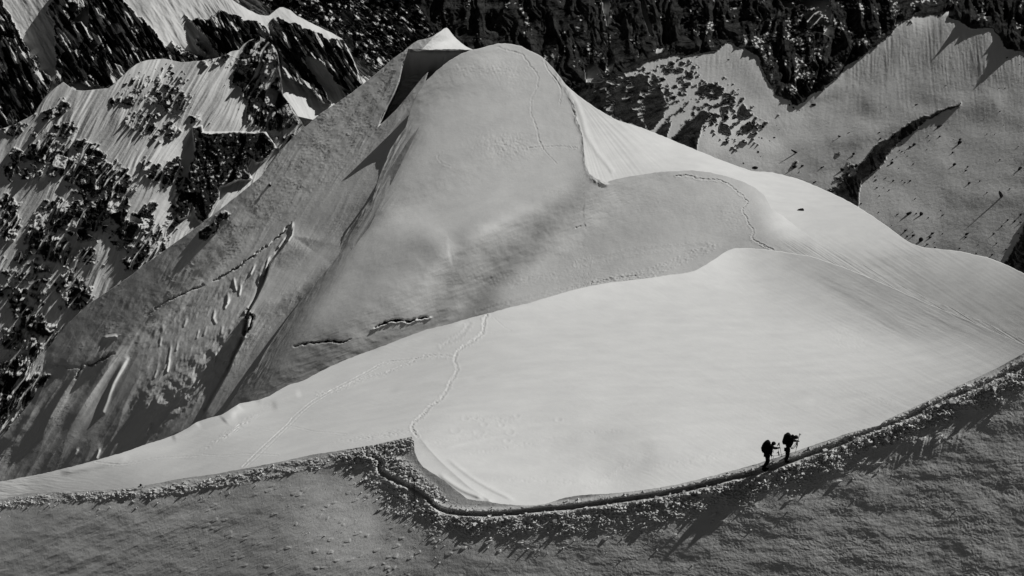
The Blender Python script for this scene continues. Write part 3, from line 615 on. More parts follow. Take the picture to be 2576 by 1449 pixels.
# ---- left flank of the big dome, with its icefall and gullies
SHADE = [(1028,123),(1050,131),(1065,127),(1100,127),(1135,128),(1165,126),(1181,127),(1164,136),(1148,150),(1136,162),(1122,178),(1108,198),(1092,222),(1074,252),(1066,262),(1062,240),(1070,205),(1078,180),(1062,195),(1040,222),(1018,250),(996,276),(972,300),(952,318),(962,288),(978,262),(992,232),(1003,205),(1010,178),(1013,158),(1022,140)]
GULLY = [(741,552),(733,592),(712,622),(680,662),(664,712),(645,752),(626,784),(619,838),(606,868),(589,899),(576,933),(560,960),(520,1030)]
def det_flank(X, Y, d):
    off = 0.14*fbm(X/55, Y/55, 4, 3)
    u, w = rot(X, Y, 125)
    off = off+0.16*ridged(u/300, (w+8*vnoise(X/90, Y/90, 4))/30, 3, 14)+0.022*ridged(u/120, w/7, 3, 15)
    # wall of the gully, one step nearer than the icefall
    dd, sd, tt = line_d(X, Y, GULLY, 150)
    side = np.where(sd < 0, 1.0, 0.0)
    step = sstep(-1.5, 1.5, dd*np.where(sd < 0, 1, -1))*np.exp(-np.clip(dd, 0, 200)/90.)*(Y > 545)*(Y < 1060)
    off += 3.2*step*sstep(0, .12, tt)
    off -= 2.2*np.exp(-(dd/7)**2)*(sd > 0)*sstep(.02, .1, tt)
    # bergschrund
    for P, a, wd in (([(742,553),(700,596),(655,632),(606,666),(580,684),(555,698),(521,713)], 3.4, 4.0), ([(521,713),(480,730),(440,748),(410,762),(372,790),(362,792)], 1.8, 4.0),
                     ([(188,958),(196,935),(214,918),(236,915),(262,900),(292,888)], 3.0, 6.0), ([(626,785),(634,800),(630,822),(616,838)], 5.0, 6), ([(120,925),(150,918),(185,925),(215,918)], 1.0, 6)):
        dd, sd, tt = line_d(X, Y, smooth_line(P), 60)
        dd0 = dd; dd = np.abs(dd*np.sign(sd+1e-9)+4*fbm(X/17, Y/17, 5, 78, .62)); jag = np.clip(1+1.4*fbm(X/30, Y/30, 3, 79), 0.05, 2.2)
        off += -a*0.42*jag*np.exp(-(dd/(wd*.45))**2)*sstep(0, .12, tt)*sstep(1, .88, tt)+0.35*a*np.exp(-(dd0/24)**2)*(sd > 0)*sstep(0, .1, tt)*sstep(1, .9, tt)*0-0
    # ribs of ice catching the sun
    ribs = [([(736,560),(732,590),(724,603)],3.2,5),([(716,598),(700,622)],1.5,4),([(676,650),(670,672),(664,690)],2.6,5),([(640,668),(630,690)],1.6,4),([(655,690),(650,712)],1.8,4),([(588,700),(590,716),(594,730)],1.8,4),([(606,718),(602,742)],1.8,4),([(574,740),(572,762)],1.6,5),([(576,752),(566,775)],1.6,4),([(540,780),(536,800),(542,812)],1.8,5),
            ([(612,818),(606,838),(614,848)],3.6,5),([(500,830),(495,850)],1.3,4),([(430,870),(424,905)],1.6,4),([(426,905),(420,935)],1.6,4),([(395,930),(388,950)],1.2,4),([(543,890),(540,910)],1.2,4),([(318,905),(300,935),(284,965),(276,985),(268,1010),(258,1035)],4.0,9),([(405,850),(402,868)],1.4,4),([(447,862),(443,880)],1.2,4),
            ([(250,1130),(242,1152)],1.6,5),([(195,1130),(188,1142)],1.2,5),([(380,1065),(368,1090)],1.0,6),([(262,850),(290,846)],1.2,6),([(520,820),(512,842)],1.1,4),([(470,800),(462,820)],1.0,5),([(560,820),(556,838)],1.0,5)]
    for P, a, wd in ribs:
        dd, sd, tt = line_d(X, Y, P, 50); off += a*0.55*np.exp(-(dd/(wd*.62))**2)*sstep(0, .3, tt+.12)
    ice = sstep(30, -20, poly_sd_far(X, Y, [(738,560),(660,650),(600,690),(520,730),(420,800),(360,860),(330,1040),(480,1040),(575,930),(620,840),(625,780),(662,715),(680,665),(725,610)], 80))
    off += ice*0.30*ridged(u/46, w/20, 3, 44)
    # longer flutes lower left
    off += 1.1*sstep(640, 420, X)*sstep(800, 950, Y)*ridged(u/420, w/60, 2, 4)
    for P, a, wd in (([(345,860),(300,900),(250,960),(190,1040),(150,1100)], 1.5, 16), ([(200,760),(150,830),(112,890),(80,960),(0,1090)], 0, 10), ([(170,900),(120,960),(60,1050)], -.9, 16), ([(300,960),(262,1010),(225,1060),(160,1140)], -1.1, 12)):
        dd, sd, tt = line_d(X, Y, P, 90); off += a*np.exp(-(dd/wd)**2)*sstep(0, .4, tt)*sstep(1, .7, tt)
    # inset added in the outline of the cornice's cast shadow, to hold shade
    sd = poly_sd_far(X, Y, SHADE, 40)
    dl, sl, tl = line_d(X, Y, [(1024,128),(1018,150),(1012,170),(1004,205),(992,234),(976,264),(950,320)], 140)
    off -= 12.0*sstep(0.5, -1.5, sd)*sstep(0, 8, dl+1)
    off += 0.5*sstep(0, -2, sd)*ridged(X/60, Y/8, 3, 9)
    # crusty scales
    sc_ = sstep(.3, .6, fbm(X/7, Y/5, 3, 71)+0.4*fbm(X/60, Y/60, 2, 72)); off += 0.05*sc_*sstep(560, 640, X+Y*0.1)+0.13*sstep(.72, .95, ridged(X/16+.8*vnoise(X/30, Y/30, 5), Y/11-X/40, 2, 51, .3)*.72)*sstep(.0, .4, vnoise(X/45, Y/45, 52))
    rk, f = rockmask(X, Y, [(1.0, [(498,602),(503,580),(520,570),(545,550),(553,560),(547,580),(520,604)]), (1.0, [(62,965),(70,945),(100,940),(128,943),(112,962),(70,985)]), (1.0, [(-60,1120),(-60,980),(62,960),(72,1000),(50,1035),(20,1080)]), (1.0, [(673,463),(678,460),(681,466),(676,469)])],
                     [(.8,560,545,14,12,0),(.7,620,790,10,16,0)], 9, 3, 5)
    h, t1, t2, t3, e = rockrelief(X, Y, X, Y, 16, 111)
    off += rk*(h*1.1+.3)
    return off, rk*(1-0.8*sstep(.2, .5, .6*t1+.3*t2-.1))
build_layer('flank', 'dome_flank', -380, 1200,
  [(-380,1330),(-150,1180),(0,1097),(50,1045),(85,1000),(105,945),(114,884),(140,850),(169,815),(196,790),(223,764),(262,738),(305,710),(335,688),(359,669),(430,618),(480,582),(530,545),(600,490),(630,465),(657,443),(697,389),(720,362),(745,338),(780,308),(812,281),(845,260),(872,242),(890,229),(906,217),(930,198),(957,176),(985,150),(1007,135),(1020,127),(1027,123),(1050,121),(1075,125),(1100,124),(1140,123),(1183,125),(1200,126)],
  [(-380,1330),(0,1270),(200,1260),(500,1150),(600,1070),(660,960),(720,880),(790,775),(860,660),(930,570),(975,480),(1010,410),(1050,330),(1080,260),(1120,205),(1170,160),(1200,150)],
  [(1040,124,414),(1183,125,424),(1130,165,422),(1080,230,418),(1034,270,414),(1000,370,408),(905,560,392),(860,610,382),(760,760,356),(690,860,338),(872,242,412),(745,338,412),(656,443,405),(359,669,408),(169,815,412),(112,885,415),(0,1097,418),(-300,1280,420),(600,1000,318),(300,1130,338),(0,1200,362),(600,800,345),(945,500,398),(800,690,368),(640,950,336),(400,850,362),(200,1000,378)],
  [(950,210,84),(900,250,97),(900,300,94),(980,180,93),(995,170,93),(930,350,94),(980,300,91),(850,350,97),(780,350,94),(800,420,101),(850,450,100),(900,420,91),(950,380,93),(960,440,75),(905,500,75),(930,480,72),(700,450,94),(700,520,87),(600,540,91),(600,620,79),(700,570,85),(800,540,81),(850,520,78),(500,600,75),(500,670,73),(400,700,69),(300,780,63),(400,750,66),(200,850,57),(250,900,54),(150,940,54),(100,1000,54),(200,960,52),(300,850,61),(350,820,69),(650,640,89),(600,700,86),(550,760,81),(600,780,77),(500,850,71),(400,870,67),(400,950,60),(500,950,61),(550,900,64),(300,1000,49),(450,1020,52),(200,1050,49),(300,1080,45),(100,1100,46),(230,1000,66),(100,1150,39),(40,1180,45),(400,1060,45),(760,600,72),(700,700,66),(760,680,63),(650,850,58),(700,760,69),(620,930,49),(830,610,55),(800,640,58),(730,790,57),(660,890,43),(-200,1200,38),(1120,200,95),(1060,230,95),(1030,260,95),(1100,260,95)]+tl((78,60),(1018,330),(995,370),(962,430),(945,485),(915,520))+tl((70,40),(715,790),(672,860),(640,915),(620,945))+tl(70,(890,535),(850,590),(815,645),(770,715)),
  m_snow, h=27, ws=0.004, dx=1.7, dy=1.7, detail=det_flank, back=(70, 52), weld=(('dome', [(1180,127),(1130,152),(1098,178),(1070,205),(1050,235),(1034,270),(1021,318),(984,372),(962,420),(940,490),(900,545),(860,597),(829,649),(765,745),(720,805),(670,880),(640,932),(618,952)], 9.0, 55),))

# ---- the bright bowl
TRACK = [(1225,795),(1219,800),(1216,830),(1208,843),(1190,858),(1172,868),(1155,880),(1146,896),(1142,908),(1148,918),(1150,930),(1142,948),(1132,962),(1126,978),(1118,992),(1106,1005),(1092,1017),(1078,1025),(1068,1040),(1054,1052),(1042,1062),(1036,1072),(1040,1085),(1050,1098)]
def det_bowl(X, Y, d):
    m = d/FOC
    off = 0.05*fbm(X/90, Y/45, 4, 43)
    u, w = rot(X, Y, 27)
    off = off+0.030*ridged(u/150, (w+5*vnoise(X/70, Y/50, 77))/9, 4, 49)*sstep(1150, 1900, X)+0.028*ridged(X/60+Y/90, Y/9-X/60, 4, 47)*(0.5+0.5*sstep(-.4, .5, vnoise(X/150, Y/90, 2)))
    off += 0.10*sstep(1800, 2300, X)*ridged(u/500, w/40, 3, 149)
    off += groove(X, Y, TRACK, 0.42, 2.6, 0.20, 3.0, 11, 3.6)
    off += groove(X, Y, [(1243,800),(1260,815),(1272,825),(1286,832),(1262,834),(1240,835),(1222,832)], 0.12, 1.3, 0.05, seed=4, beads=2.5)
    off += groove(X, Y, [(1180,815),(1165,838),(1150,850),(1130,860),(1112,872)], 0.16, 4, 0.12, 2.0)
    off += groove(X, Y, [(1138,897),(1110,895),(1082,895),(1050,902),(1030,914),(1000,925),(968,940),(930,948),(900,958),(870,972),(840,982),(800,992)], 0.26, 2.2, 0.16, 3, beads=3)
    off += groove(X, Y, [(1075,898),(1030,905),(968,912),(930,932),(900,948),(872,962),(820,990),(780,1014),(740,1048),(725,1066),(690,1098),(650,1135),(610,1175)], 0.26, 1.6, 0.16, .5)
    off += groove(X, Y, [(1085,900),(975,918),(878,966),(786,1018),(730,1070),(660,1138),(620,1174)], 0.12, 1.4, 0.10, .4)
    off += groove(X, Y, [(725,1070),(760,1078),(790,1085),(830,1088),(872,1092)], 0.14, 1.4, 0.08)+groove(X, Y, [(510,1143),(560,1146),(612,1141),(640,1142),(700,1145)], 0.12, 1.4, 0.08)+groove(X, Y, [(630,1090),(660,1080),(690,1086)], 0.08, 1.4, 0.05)
    off += groove(X, Y, [(240,1162),(300,1168),(345,1162),(400,1152),(500,1147)], 0.10, 1.8, 0.08)
    for cx, cy, rx, ry, deg, a in ((590,1080,90,9,-33,.22),(960,1095,100,9,-8,.16),(1240,1055,90,9,4,.10),(1180,1100,120,12,-8,.05),(1520,1085,80,5,-3,.08),(1300,1120,160,6,-10,.07),(1550,1185,90,10,-30,.05),(1400,1210,200,8,2,.05),(1700,1080,60,10,20,.03),(650,1130,30,20,0,.04),(2200,1000,90,12,20,.05),(1760,1155,120,12,-10,.05),(2140,860,80,30,27,.05)):
        uu, ww = rot(X-cx, Y-cy, deg); q = (uu/rx)**2+(ww/ry)**2
        off += 1.5*a*np.exp(-q*1.2)*ridged(uu/11+3, ww/5, 4, 83)
    # long gentle hollows and swells
    for P, a, wd in (([(980,985),(1060,960),(1130,962),(1200,956)], .45, 9), ([(1500,940),(1580,938),(1620,946),(1700,948),(1800,955)], -.35, 7), ([(1890,628),(1980,660),(2100,730),(2250,830),(2400,930)], -0.4, 26), ([(1960,655),(2080,700),(2200,780),(2330,860)], 0.3, 20), ([(1100,1130),(1180,1110),(1280,1090),(1400,1075)], .3, 6), ([(2030,1000),(2140,1030),(2180,1060)], -.15, 18),
                     ([(600,1016),(580,1040),(560,1060)], 0.9, 14), ([(500,1060),(470,1085),(430,1100)], .8, 12), ([(640,1005),(700,1002),(760,988)], .7, 10), ([(930,880),(1000,862),(1100,830),(1180,805)], .6, 8), ([(1100,1190),(1160,1230),(1220,1255)], .5, 6), ([(1120,1150),(1200,1210),(1300,1262)], .35, 5), ([(700,1020),(640,1030),(580,1050)], -.8, 12), ([(330,1150),(250,1170),(150,1190)], .5, 8),
                     ([(1450,1115),(1550,1110),(1620,1140),(1580,1190),(1450,1200)], -.3, 28), ([(1350,1115),(1500,1165),(1650,1120)], -.25, 30)):
        dd, sd, tt = line_d(X, Y, smooth_line(P), 110); off += a*np.exp(-(dd/wd)**2)*sstep(0, .15, tt)*sstep(1, .85, tt)
    # sharp rim of the face under the knoll
    dd, sd, tt = line_d(X, Y, [(1052,1096),(1075,1125),(1105,1158),(1140,1190),(1180,1225),(1230,1258)], 50); off += 0.55*np.exp(-dd/10.)*sstep(0, .1, tt)
    for cx, cy, rx, ry, a in ((1480,1150,230,60,.030),(1250,1090,160,50,.035),(1900,1000,260,120,.022),(1000,1120,120,50,.03),(2050,850,200,80,.022),(1500,960,260,60,.014),(760,1070,160,50,.022)):
        uu, ww = rot(X, Y, 14); q = ((X-cx)/rx)**2+((Y-cy)/ry)**2
        off += a*np.exp(-q*1.3)*ridged((uu+12*vnoise(X/60, Y/40, 15))/34, ww/8, 4, 183)
    # scoops
    for cx, cy, r_ in ((1170,1052,9),(1218,1068,8),(1262,1070,7),(1146,1082,11),(1205,1087,12),(1283,1088,9),(1275,1108,8),(1196,1052,6),(1405,1056,8),(1300,1046,7)):
        q = np.hypot((X-cx)/1.5, Y-cy); off -= 0.12*np.exp(-(q/r_*1.6)**2)*sstep(r_, r_*.4, q)+0*X
        off += 0.10*np.exp(-((q-r_*.8)/2.2)**2)*(Y > cy-2)
    return off, X*0
build_layer('bowl', 'snow_bowl', -380, 2960,
  [(-380,1275),(-100,1228),(0,1212),(40,1204),(85,1196),(140,1184),(203,1168),(250,1155),(305,1140),(372,1116),(405,1106),(440,1094),(470,1078),(498,1060),(525,1052),(558,1043),(580,1030),(602,1015),(630,1010),(660,1003),(680,995),(697,984),(725,968),(762,958),(800,938),(830,922),(872,904),(920,886),(973,867),(1020,848),(1075,828),(1120,818),(1177,801),(1230,788),(1278,774),(1330,762),(1380,747),(1430,732),(1481,720),(1530,711),(1583,705),(1640,698),(1684,691),(1720,687),(1744,682),(1775,666),(1805,646),(1820,636),(1833,629),(1849,624),(1880,624),(1910,626),(1941,629),(1990,637),(2042,645),(2110,668),(2178,694),(2259,730),(2330,762),(2449,812),(2576,868),(2960,1050)],
  [(-380,1340),(0,1320),(400,1270),(800,1200),(980,1170),(1050,1210),(1120,1290),(1300,1330),(1600,1300),(1900,1240),(2200,1140),(2576,990),(2960,1150)],
  [(1278,1268,122),(1600,1240,127),(2000,1150,132),(2300,1020,142),(2576,930,152),(1060,1110,138),(700,1160,152),(300,1225,172),(0,1260,182),(0,1212,197),(305,1140,205),(600,1014,222),(872,904,234),(1177,801,248),(1481,720,262),(1744,681,272),(1849,623,284),(2042,644,278),(2330,755,256),(2576,862,236),(1500,1000,168),(2000,900,185),(1000,1000,190),(2900,1030,210)],
  [(60,1210,150),(150,1200,145),(100,1240,120),(300,1155,162),(300,1200,140),(420,1110,172),(500,1090,160),(500,1160,165),(620,1025,190),(700,1010,180),(700,1090,188),(800,1020,182),(800,1100,185),(850,950,180),(900,1050,190),(1000,880,180),(1000,950,188),(1000,1050,192),(1120,840,182),(1150,900,190),(1200,950,196),(1150,1050,198),(1120,1200,188),(1180,1240,190),(1200,830,192),(1300,790,202),(1300,900,202),(1300,1000,200),(1300,1100,190),(1250,1160,185),(1300,1230,192),(1500,740,208),(1500,850,206),(1500,950,204),(1500,1030,200),(1450,1120,178),(1530,1110,176),(1600,1140,176),(1560,1200,182),(1350,1170,182),(1500,1230,196),(1700,700,206),(1700,800,207),(1700,900,204),(1700,1000,200),(1750,1090,195),(1700,1180,190),(1830,650,206),(1850,750,202),(1900,660,180),(1900,720,192),(1900,850,198),(1900,950,196),(1950,1050,190),(2000,1120,186),(2000,700,170),(2050,760,172),(2050,850,182),(2100,950,184),(2130,1030,175),(2100,720,152),(2200,760,145),(2150,820,168),(2250,850,155),(2250,950,165),(2300,1000,160),(2350,830,138),(2400,900,142),(2450,860,128),(2550,900,120),(2700,1000,100),(-200,1270,100)],
  m_bowl, h=34, ws=0.006, dx=2.0, dy=2.0, detail=det_bowl, back=(60, 50))

# ---- the near ridge with its trench
TRENCH = smooth_line([(925,1146),(940,1148),(960,1162),(955,1176),(967,1193),(1007,1213),(1041,1230),(1072,1251),(1094,1273),(1118,1285),(1160,1292),(1210,1294),(1278,1292),(1346,1284),(1447,1275),(1549,1260),(1650,1246),(1744,1227),(1850,1201),(1900,1190),(1945,1176),(1990,1160),(2042,1141),(2090,1125),(2144,1103),(2212,1077),(2279,1052),(2381,1003),(2482,965),(2600,905)], 4)
RUBBLE_L = smooth_line([(-60,1275),(0,1268),(80,1256),(160,1250),(250,1248),(350,1240),(450,1228),(541,1214),(640,1196),(740,1176),(830,1158),(910,1145)], 4)
DEBRIS = smooth_line([(1000,1235),(1040,1262),(1090,1300),(1160,1322),(1278,1326),(1400,1322),(1549,1306),(1700,1278),(1850,1240),(1960,1212),(2060,1175),(2150,1130),(2260,1085),(2380,1032),(2500,985),(2620,930)], 4)
def det_near(X, Y, d):
    off = 0.05*fbm(X/120, Y/60, 4, 143)
    # path band
    dd, sd, tt = line_d(X, Y, TRENCH, 120)
    lump = ridged(X/15, Y/8, 4, 61)
    lump2 = _cell(X/8.0, Y/5.0, 9); lump3 = _cell(X/4.2, Y/3.0, 19)
    side = np.where(sd > 0, dd, -dd)          # + below the trench
    wdt = 5.5+1.5*sstep(0.12, .0, tt)
    open_ = sstep(.0, .03, tt)*(1-0.35*sstep(.62, .75, tt)+0.0)
    off += -0.34*np.exp(-(dd/wdt)**4)*open_*(1-0.5*sstep(.58, .66, tt))
    off += 0.16*np.exp(-((side+10)/6)**2)*open_+0.12*np.exp(-((side-11)/6)**2)*open_
    env = np.exp(-((side-14)/24)**2)*sstep(-22, -10, side)*(1-0.92*np.exp(-(dd/5.0)**4)*(1-sstep(.35, .6, tt)*0.5))
    off += env*(0.35+0.9*sstep(-.45, .45, vnoise(X/38, Y/22, 207)))*(0.07*lump+0.12*lump2+0.08*lump3)
    d3, s3, t3 = line_d(X, Y, DEBRIS, 1200); wob3 = sstep(-.5, .5, vnoise(X/60, Y/40, 6))
    e3 = np.exp(-(d3/(18+16*wob3))**2)*(.4+.6*wob3); off += e3*(0.06*lump+0.10*lump2*(lump3 > .5)+0.07*lump3)
    # rubble of the left leg
    d2, s2, t2 = line_d(X, Y, RUBBLE_L, 60)
    wid = 9+7*t2-4*sstep(.85, 1, t2)+6*vnoise(X/50, Y/30, 8)
    e2 = sstep(wid+5, wid-6, d2)
    off += e2*(0.3+0.9*sstep(-.4, .4, vnoise(X/42, Y/16, 217)))*(0.05*lump+0.09*lump2+0.09*lump3-.05)
    # knoll scatter between trench and crest
    e4 = sstep(18, -8, poly_sd_far(X, Y, [(860,1150),(930,1120),(1010,1108),(1040,1105),(1030,1125),(985,1140),(1005,1160),(1030,1175),(1070,1215),(1100,1240),(1060,1235),(990,1190),(940,1160)], 60))
    off += e4*(0.10*lump+0.16*lump2*(lump3 > .3)+0.08*lump3)
    # rolling texture of the slope: pulled streaks on the left, rough crust on the right
    u, w = rot(X, Y, -28)
    lf = sstep(1250, 850, X)
    off += 0.011*lf*ridged(u/46, w/6, 4, 65)*sstep(1230, 1300, Y)*sstep(-200, 700, X)
    off += 0.05*lf*ridged(u/260, w/60, 3, 66)
    rt = sstep(1050, 1500, X)*sstep(14, 70, d3*np.where(s3 > 0, 1, 0)+0*X)
    xr, yr = rot(X+6*fbm(X/40, Y/40, 3, 6), Y+6*fbm(X/40, Y/40, 3, 16), 33); off += rt*(0.45+0.55*sstep(-.5, .6, vnoise(X/120, Y/90, 5)))*(0.0085*ridged(xr/11, yr/8.5, 4, 67)+0.006*fbm(xr/4, yr/4, 2, 68))
    # fallen crumbs with pulled tails
    hh, ty, e = facets(u/22, w/9, 91); c_ = _cell(u/22, w/9, 91)
    off += 0.05*sstep(.2, .5, e)*(c_ > .84)*sstep(300, 750, X)*sstep(1350, 1000, X)*sstep(1180, 1260, Y)
    off += 0.16*sstep(.25, .5, e)*(c_ > .93)*sstep(90, 20, d3)*(s3 > 0)
    # finger marks
    fm = np.exp(-((X-2330)/90)**2)*np.exp(-((Y-1125+(X-2330)*0.35)/26)**2); off += 0.035*fm*ridged(X/14+Y/60, Y/200, 2, 3)
    return off, X*0
build_layer('near', 'near_snow_ridge', -380, 2960,
  [(-380,1300),(-100,1270),(0,1256),(68,1240),(130,1236),(203,1235),(291,1229),(338,1225),(400,1214),(464,1202),(541,1192),(643,1173),(700,1162),(778,1145),(872,1130),(940,1119),(1007,1104),(1035,1098),(1041,1110),(1043,1135),(1052,1158),(1065,1175),(1089,1190),(1119,1209),(1143,1229),(1177,1255),(1200,1259),(1227,1261),(1250,1266),(1278,1269),(1310,1271),(1346,1271),(1372,1268),(1390,1262),(1420,1252),(1450,1247),(1481,1244),(1530,1242),(1590,1236),(1650,1228),(1700,1219),(1744,1209),(1800,1195),(1850,1182),(1900,1168),(1950,1152),(2000,1136),(2060,1115),(2150,1084),(2200,1073),(2214,1069),(2222,1060),(2260,1042),(2300,1024),(2350,1000),(2400,976),(2450,953),(2500,930),(2540,908),(2576,888),(2700,820),(2960,700)],
  [(-380,1620),(2960,1620)],
  [(2576,890,75),(2215,1070,77.5),(1950,1155,78.5),(1744,1209,81),(1400,1265,84),(1278,1275,86),(1070,1180,91),(1036,1105,97),(872,1130,102),(541,1192,111),(200,1236,120),(0,1258,125),(-300,1300,135),(2500,1449,71),(1800,1449,77),(1200,1449,84),(600,1449,99),(0,1449,108),(-300,1560,108),(2900,760,74),(2900,1500,66)],
  [(100,1250,115),(0,1270,110),(100,1290,85),(100,1400,68),(300,1240,118),(300,1290,88),(300,1400,75),(500,1215,118),(500,1270,92),(500,1400,78),(700,1180,115),(700,1230,98),(700,1330,95),(700,1430,82),(900,1140,115),(850,1190,108),(850,1300,132),(850,1420,118),(930,1300,134),(760,1340,118),(940,1380,126),(820,1250,128),(1000,1420,110),(960,1280,108),(1000,1340,92),(1000,1430,82),(1020,1120,95),(1200,1300,92),(1200,1340,80),(1200,1430,72),(1100,1225,85),(1400,1350,76),(1400,1430,64),(1600,1320,72),(1600,1410,62),(1800,1310,75),(1800,1430,58),(2000,1165,130),(1900,1195,128),(1950,1180,130),(2060,1145,125),(1820,1225,120),(1700,1245,118),(1550,1272,118),(1420,1290,115),(2120,1120,110),(2000,1240,75),(2000,1300,60),(2000,1430,54),(2200,1100,70),(2200,1180,58),(2200,1300,56),(2200,1420,50),(2400,1100,55),(2400,1250,50),(2400,1420,44),(2560,920,50),(2560,1050,44),(2560,1250,40),(2560,1400,40),(2800,1200,34),(-200,1400,60)]+tl(122,(1110,1300),(1160,1306),(1278,1307),(1447,1291),(1549,1277),(1650,1264),(1744,1245),(1850,1220),(1945,1194),(2042,1160),(2144,1122),(2279,1070),(2381,1022),(2482,982),(2600,925))+tl(126,(1650,1282),(1744,1262),(1850,1236),(1945,1208),(2042,1176))+tl(104,(1680,1305),(1800,1275),(1900,1244),(1990,1214))+tl(108,(1110,1325),(1200,1330),(1300,1330),(1447,1312),(1549,1298),(1650,1284),(1744,1265),(1850,1240),(1945,1213),(2042,1180),(2144,1142),(2279,1090),(2381,1042),(2482,1000),(2600,945))+tl((85,60),(1110,1355),(1200,1362),(1300,1362),(1447,1345),(1549,1332),(1650,1316),(1744,1298),(1850,1272),(1945,1245),(2042,1212),(2144,1172),(2279,1122),(2381,1072),(2482,1028),(2600,975))+tl((110,80),(1180,1262),(1278,1280),(1400,1276),(1549,1250),(1744,1217),(1900,1180),(2060,1128),(2212,1068)),
  m_near, h=34, ws=0.004, wa=0.05, floor=0.095, dx=1.7, dy=1.7, fine=((1034, 1058),), detail=det_near, back=(42, 50))
# ================================================================== loose things
def plain(name, v, rough=0.9, bump=0.0, bscale=20):
    m, nt, b = mat(name)
    n = noise_node(nt, bscale, 5); r_ = N(nt, 'ShaderNodeValToRGB')
    r_.color_ramp.elements[0].position = .35; r_.color_ramp.elements[1].position = .65
    r_.color_ramp.elements[0].color = (v*.75, v*.75, v*.75, 1); r_.color_ramp.elements[1].color = (v*1.25, v*1.25, v*1.24, 1)
    nt.links.new(n.outputs['Fac'], r_.inputs['Fac']); nt.links.new(r_.outputs['Color'], b.inputs['Base Color'])
    b.inputs['Roughness'].default_value = rough; b.inputs['Specular IOR Level'].default_value = 0.08
    if bump:
        bp = N(nt, 'ShaderNodeBump'); bp.inputs['Distance'].default_value = bump; nt.links.new(n.outputs['Fac'], bp.inputs['Height']); nt.links.new(bp.outputs['Normal'], b.inputs['Normal'])
    return m
m_rock = plain('dark_granite', 0.022, 0.95, 0.3, 1.5)
m_cloth = plain('black_shell_cloth', 0.008, 0.95, 0.004, 30); m_nylon = plain('black_pack_nylon', 0.007, 0.9, 0.004, 40)
m_skin = plain('weathered_skin', 0.05); m_shell = plain('helmet_plastic', 0.010, 0.6); m_metal = plain('dark_alloy', 0.03, 0.5); m_rope = plain('rope_sheath', 0.03, 0.9)
m_chunk = plain('broken_snow', 0.56, 0.95, 0.02, 9)

def link(name, me, material, parent=None, **pr):
    me.materials.clear(); me.materials.append(material)
    o = bpy.data.objects.new(name, me); C.objects.link(o)
    if parent: o.parent = parent
    for k, v in pr.items(): o[k] = v
    return o
def empty(name, loc, **pr):
    o = bpy.data.objects.new(name, None); C.objects.link(o); o.location = loc; o.empty_display_size = .2
    for k, v in pr.items(): o[k] = v
    return o

# ---- boulders melting out of the far snow
def boulder_mesh(seed, sub=3):
    rr = np.random.RandomState(seed)
    bm = bmesh.new(); bmesh.ops.create_icosphere(bm, subdivisions=sub, radius=1)
    pl = rr.randn(11, 3); pl /= np.linalg.norm(pl, axis=1)[:, None]; off = rr.uniform(.62, .95, 11)
    for v in bm.verts:
        p = np.array(v.co)
        for k in range(11):
            q = p@pl[k]-off[k]
            if q > 0: p = p-pl[k]*q*.96
        p = p*(1+0.05*rr.randn())
        v.co = p
    me = bpy.data.meshes.new('boulder'); bm.to_mesh(me); bm.free(); return me
BM = [boulder_mesh(s) for s in range(7)]
Z3 = [(1945,938,22,12,20),(1860,1010,7,7),(1870,1048,6,6),(1947,1017,9,10),(2050,1035,4,3),(2100,1065,16,22),(2105,1035,14,8),(2045,1135,10,10),(1848,1115,5,5),(1760,1080,15,14),(1725,1092,12,10),(1668,1078,8,6),(1650,1118,8,6),(1667,1130,7,7),(1690,1135,5,5),(1705,1160,7,4),(1590,1218,12,18),(1597,1190,6,8),(1522,1225,9,6),(1565,1228,7,4),(1750,1222,9,6),(1645,1250,5,4),(1630,1170,6,5),(1465,1318,8,5),(1545,1323,9,6),(1475,1340,12,8),(1602,1347,10,9),(1670,1345,6,6),(1690,1358,10,6),(1727,1350,8,11),(1482,1398,8,10),(1568,1415,7,7),(1530,1395,5,5),(2060,1228,14,16),(2155,1245,8,8),(2140,1270,10,9),(2167,1362,13,12),(2245,1347,8,6),(2395,1190,9,6),(2545,1258,16,18,-40),(2465,1405,8,7),(2395,830,8,5),(2420,932,4,4),(2297,995,6,6),(2360,997,7,4),(2300,1040,4,3),(2272,885,4,3),(2535,1092,9,5),(2300,1432,7,7),(2500,1300,4,4),(2390,660,8,4),(2433,657,9,4),(2445,430,8,8),(2540,480,5,5),
 (930,1235,12,12),(875,1243,26,12,-25),(903,1280,5,8),(1072,1250,10,8),(1085,1240,8,6),(1020,1355,14,9),(577,1252,26,14),(485,1212,9,6),(597,1132,8,12),(615,1163,4,4),(716,1022,13,6),(680,1048,8,4),(752,965,4,3),(733,932,4,3),(628,943,12,12),(625,1025,9,6),(605,1022,5,5),(595,972,5,5),(550,915,7,12),(515,920,9,12),(580,910,5,6),(430,935,12,14),(455,1000,8,10),(480,1005,5,7),(430,880,8,8),(415,885,8,10),(360,875,16,20),(300,770,8,6),(340,770,9,8),(380,755,12,14),(362,1040,8,12),(365,1052,5,5),(430,690,6,8),(440,705,4,4),(1498,985,8,7),(1508,1030,9,8),(1550,797,6,4),(1780,775,18,5),(1275,987,12,4),(1210,1018,20,7,-25),(1155,1045,4,4),(880,1135,44,9,-30),(1310,1145,16,10,-35),(1295,1165,6,8),(1225,1265,22,14,-40),(1330,1235,16,14),(1187,1328,8,6),(900,820,7,4),(853,800,10,8),(832,783,8,8),(1010,785,20,14,-20),(645,435,8,8),(150,425,14,5),(60,490,10,8),(30,440,14,12),(380,445,14,5),(197,975,6,6),(70,655,10,12),(48,833,10,8),(1990,640,10,4)]
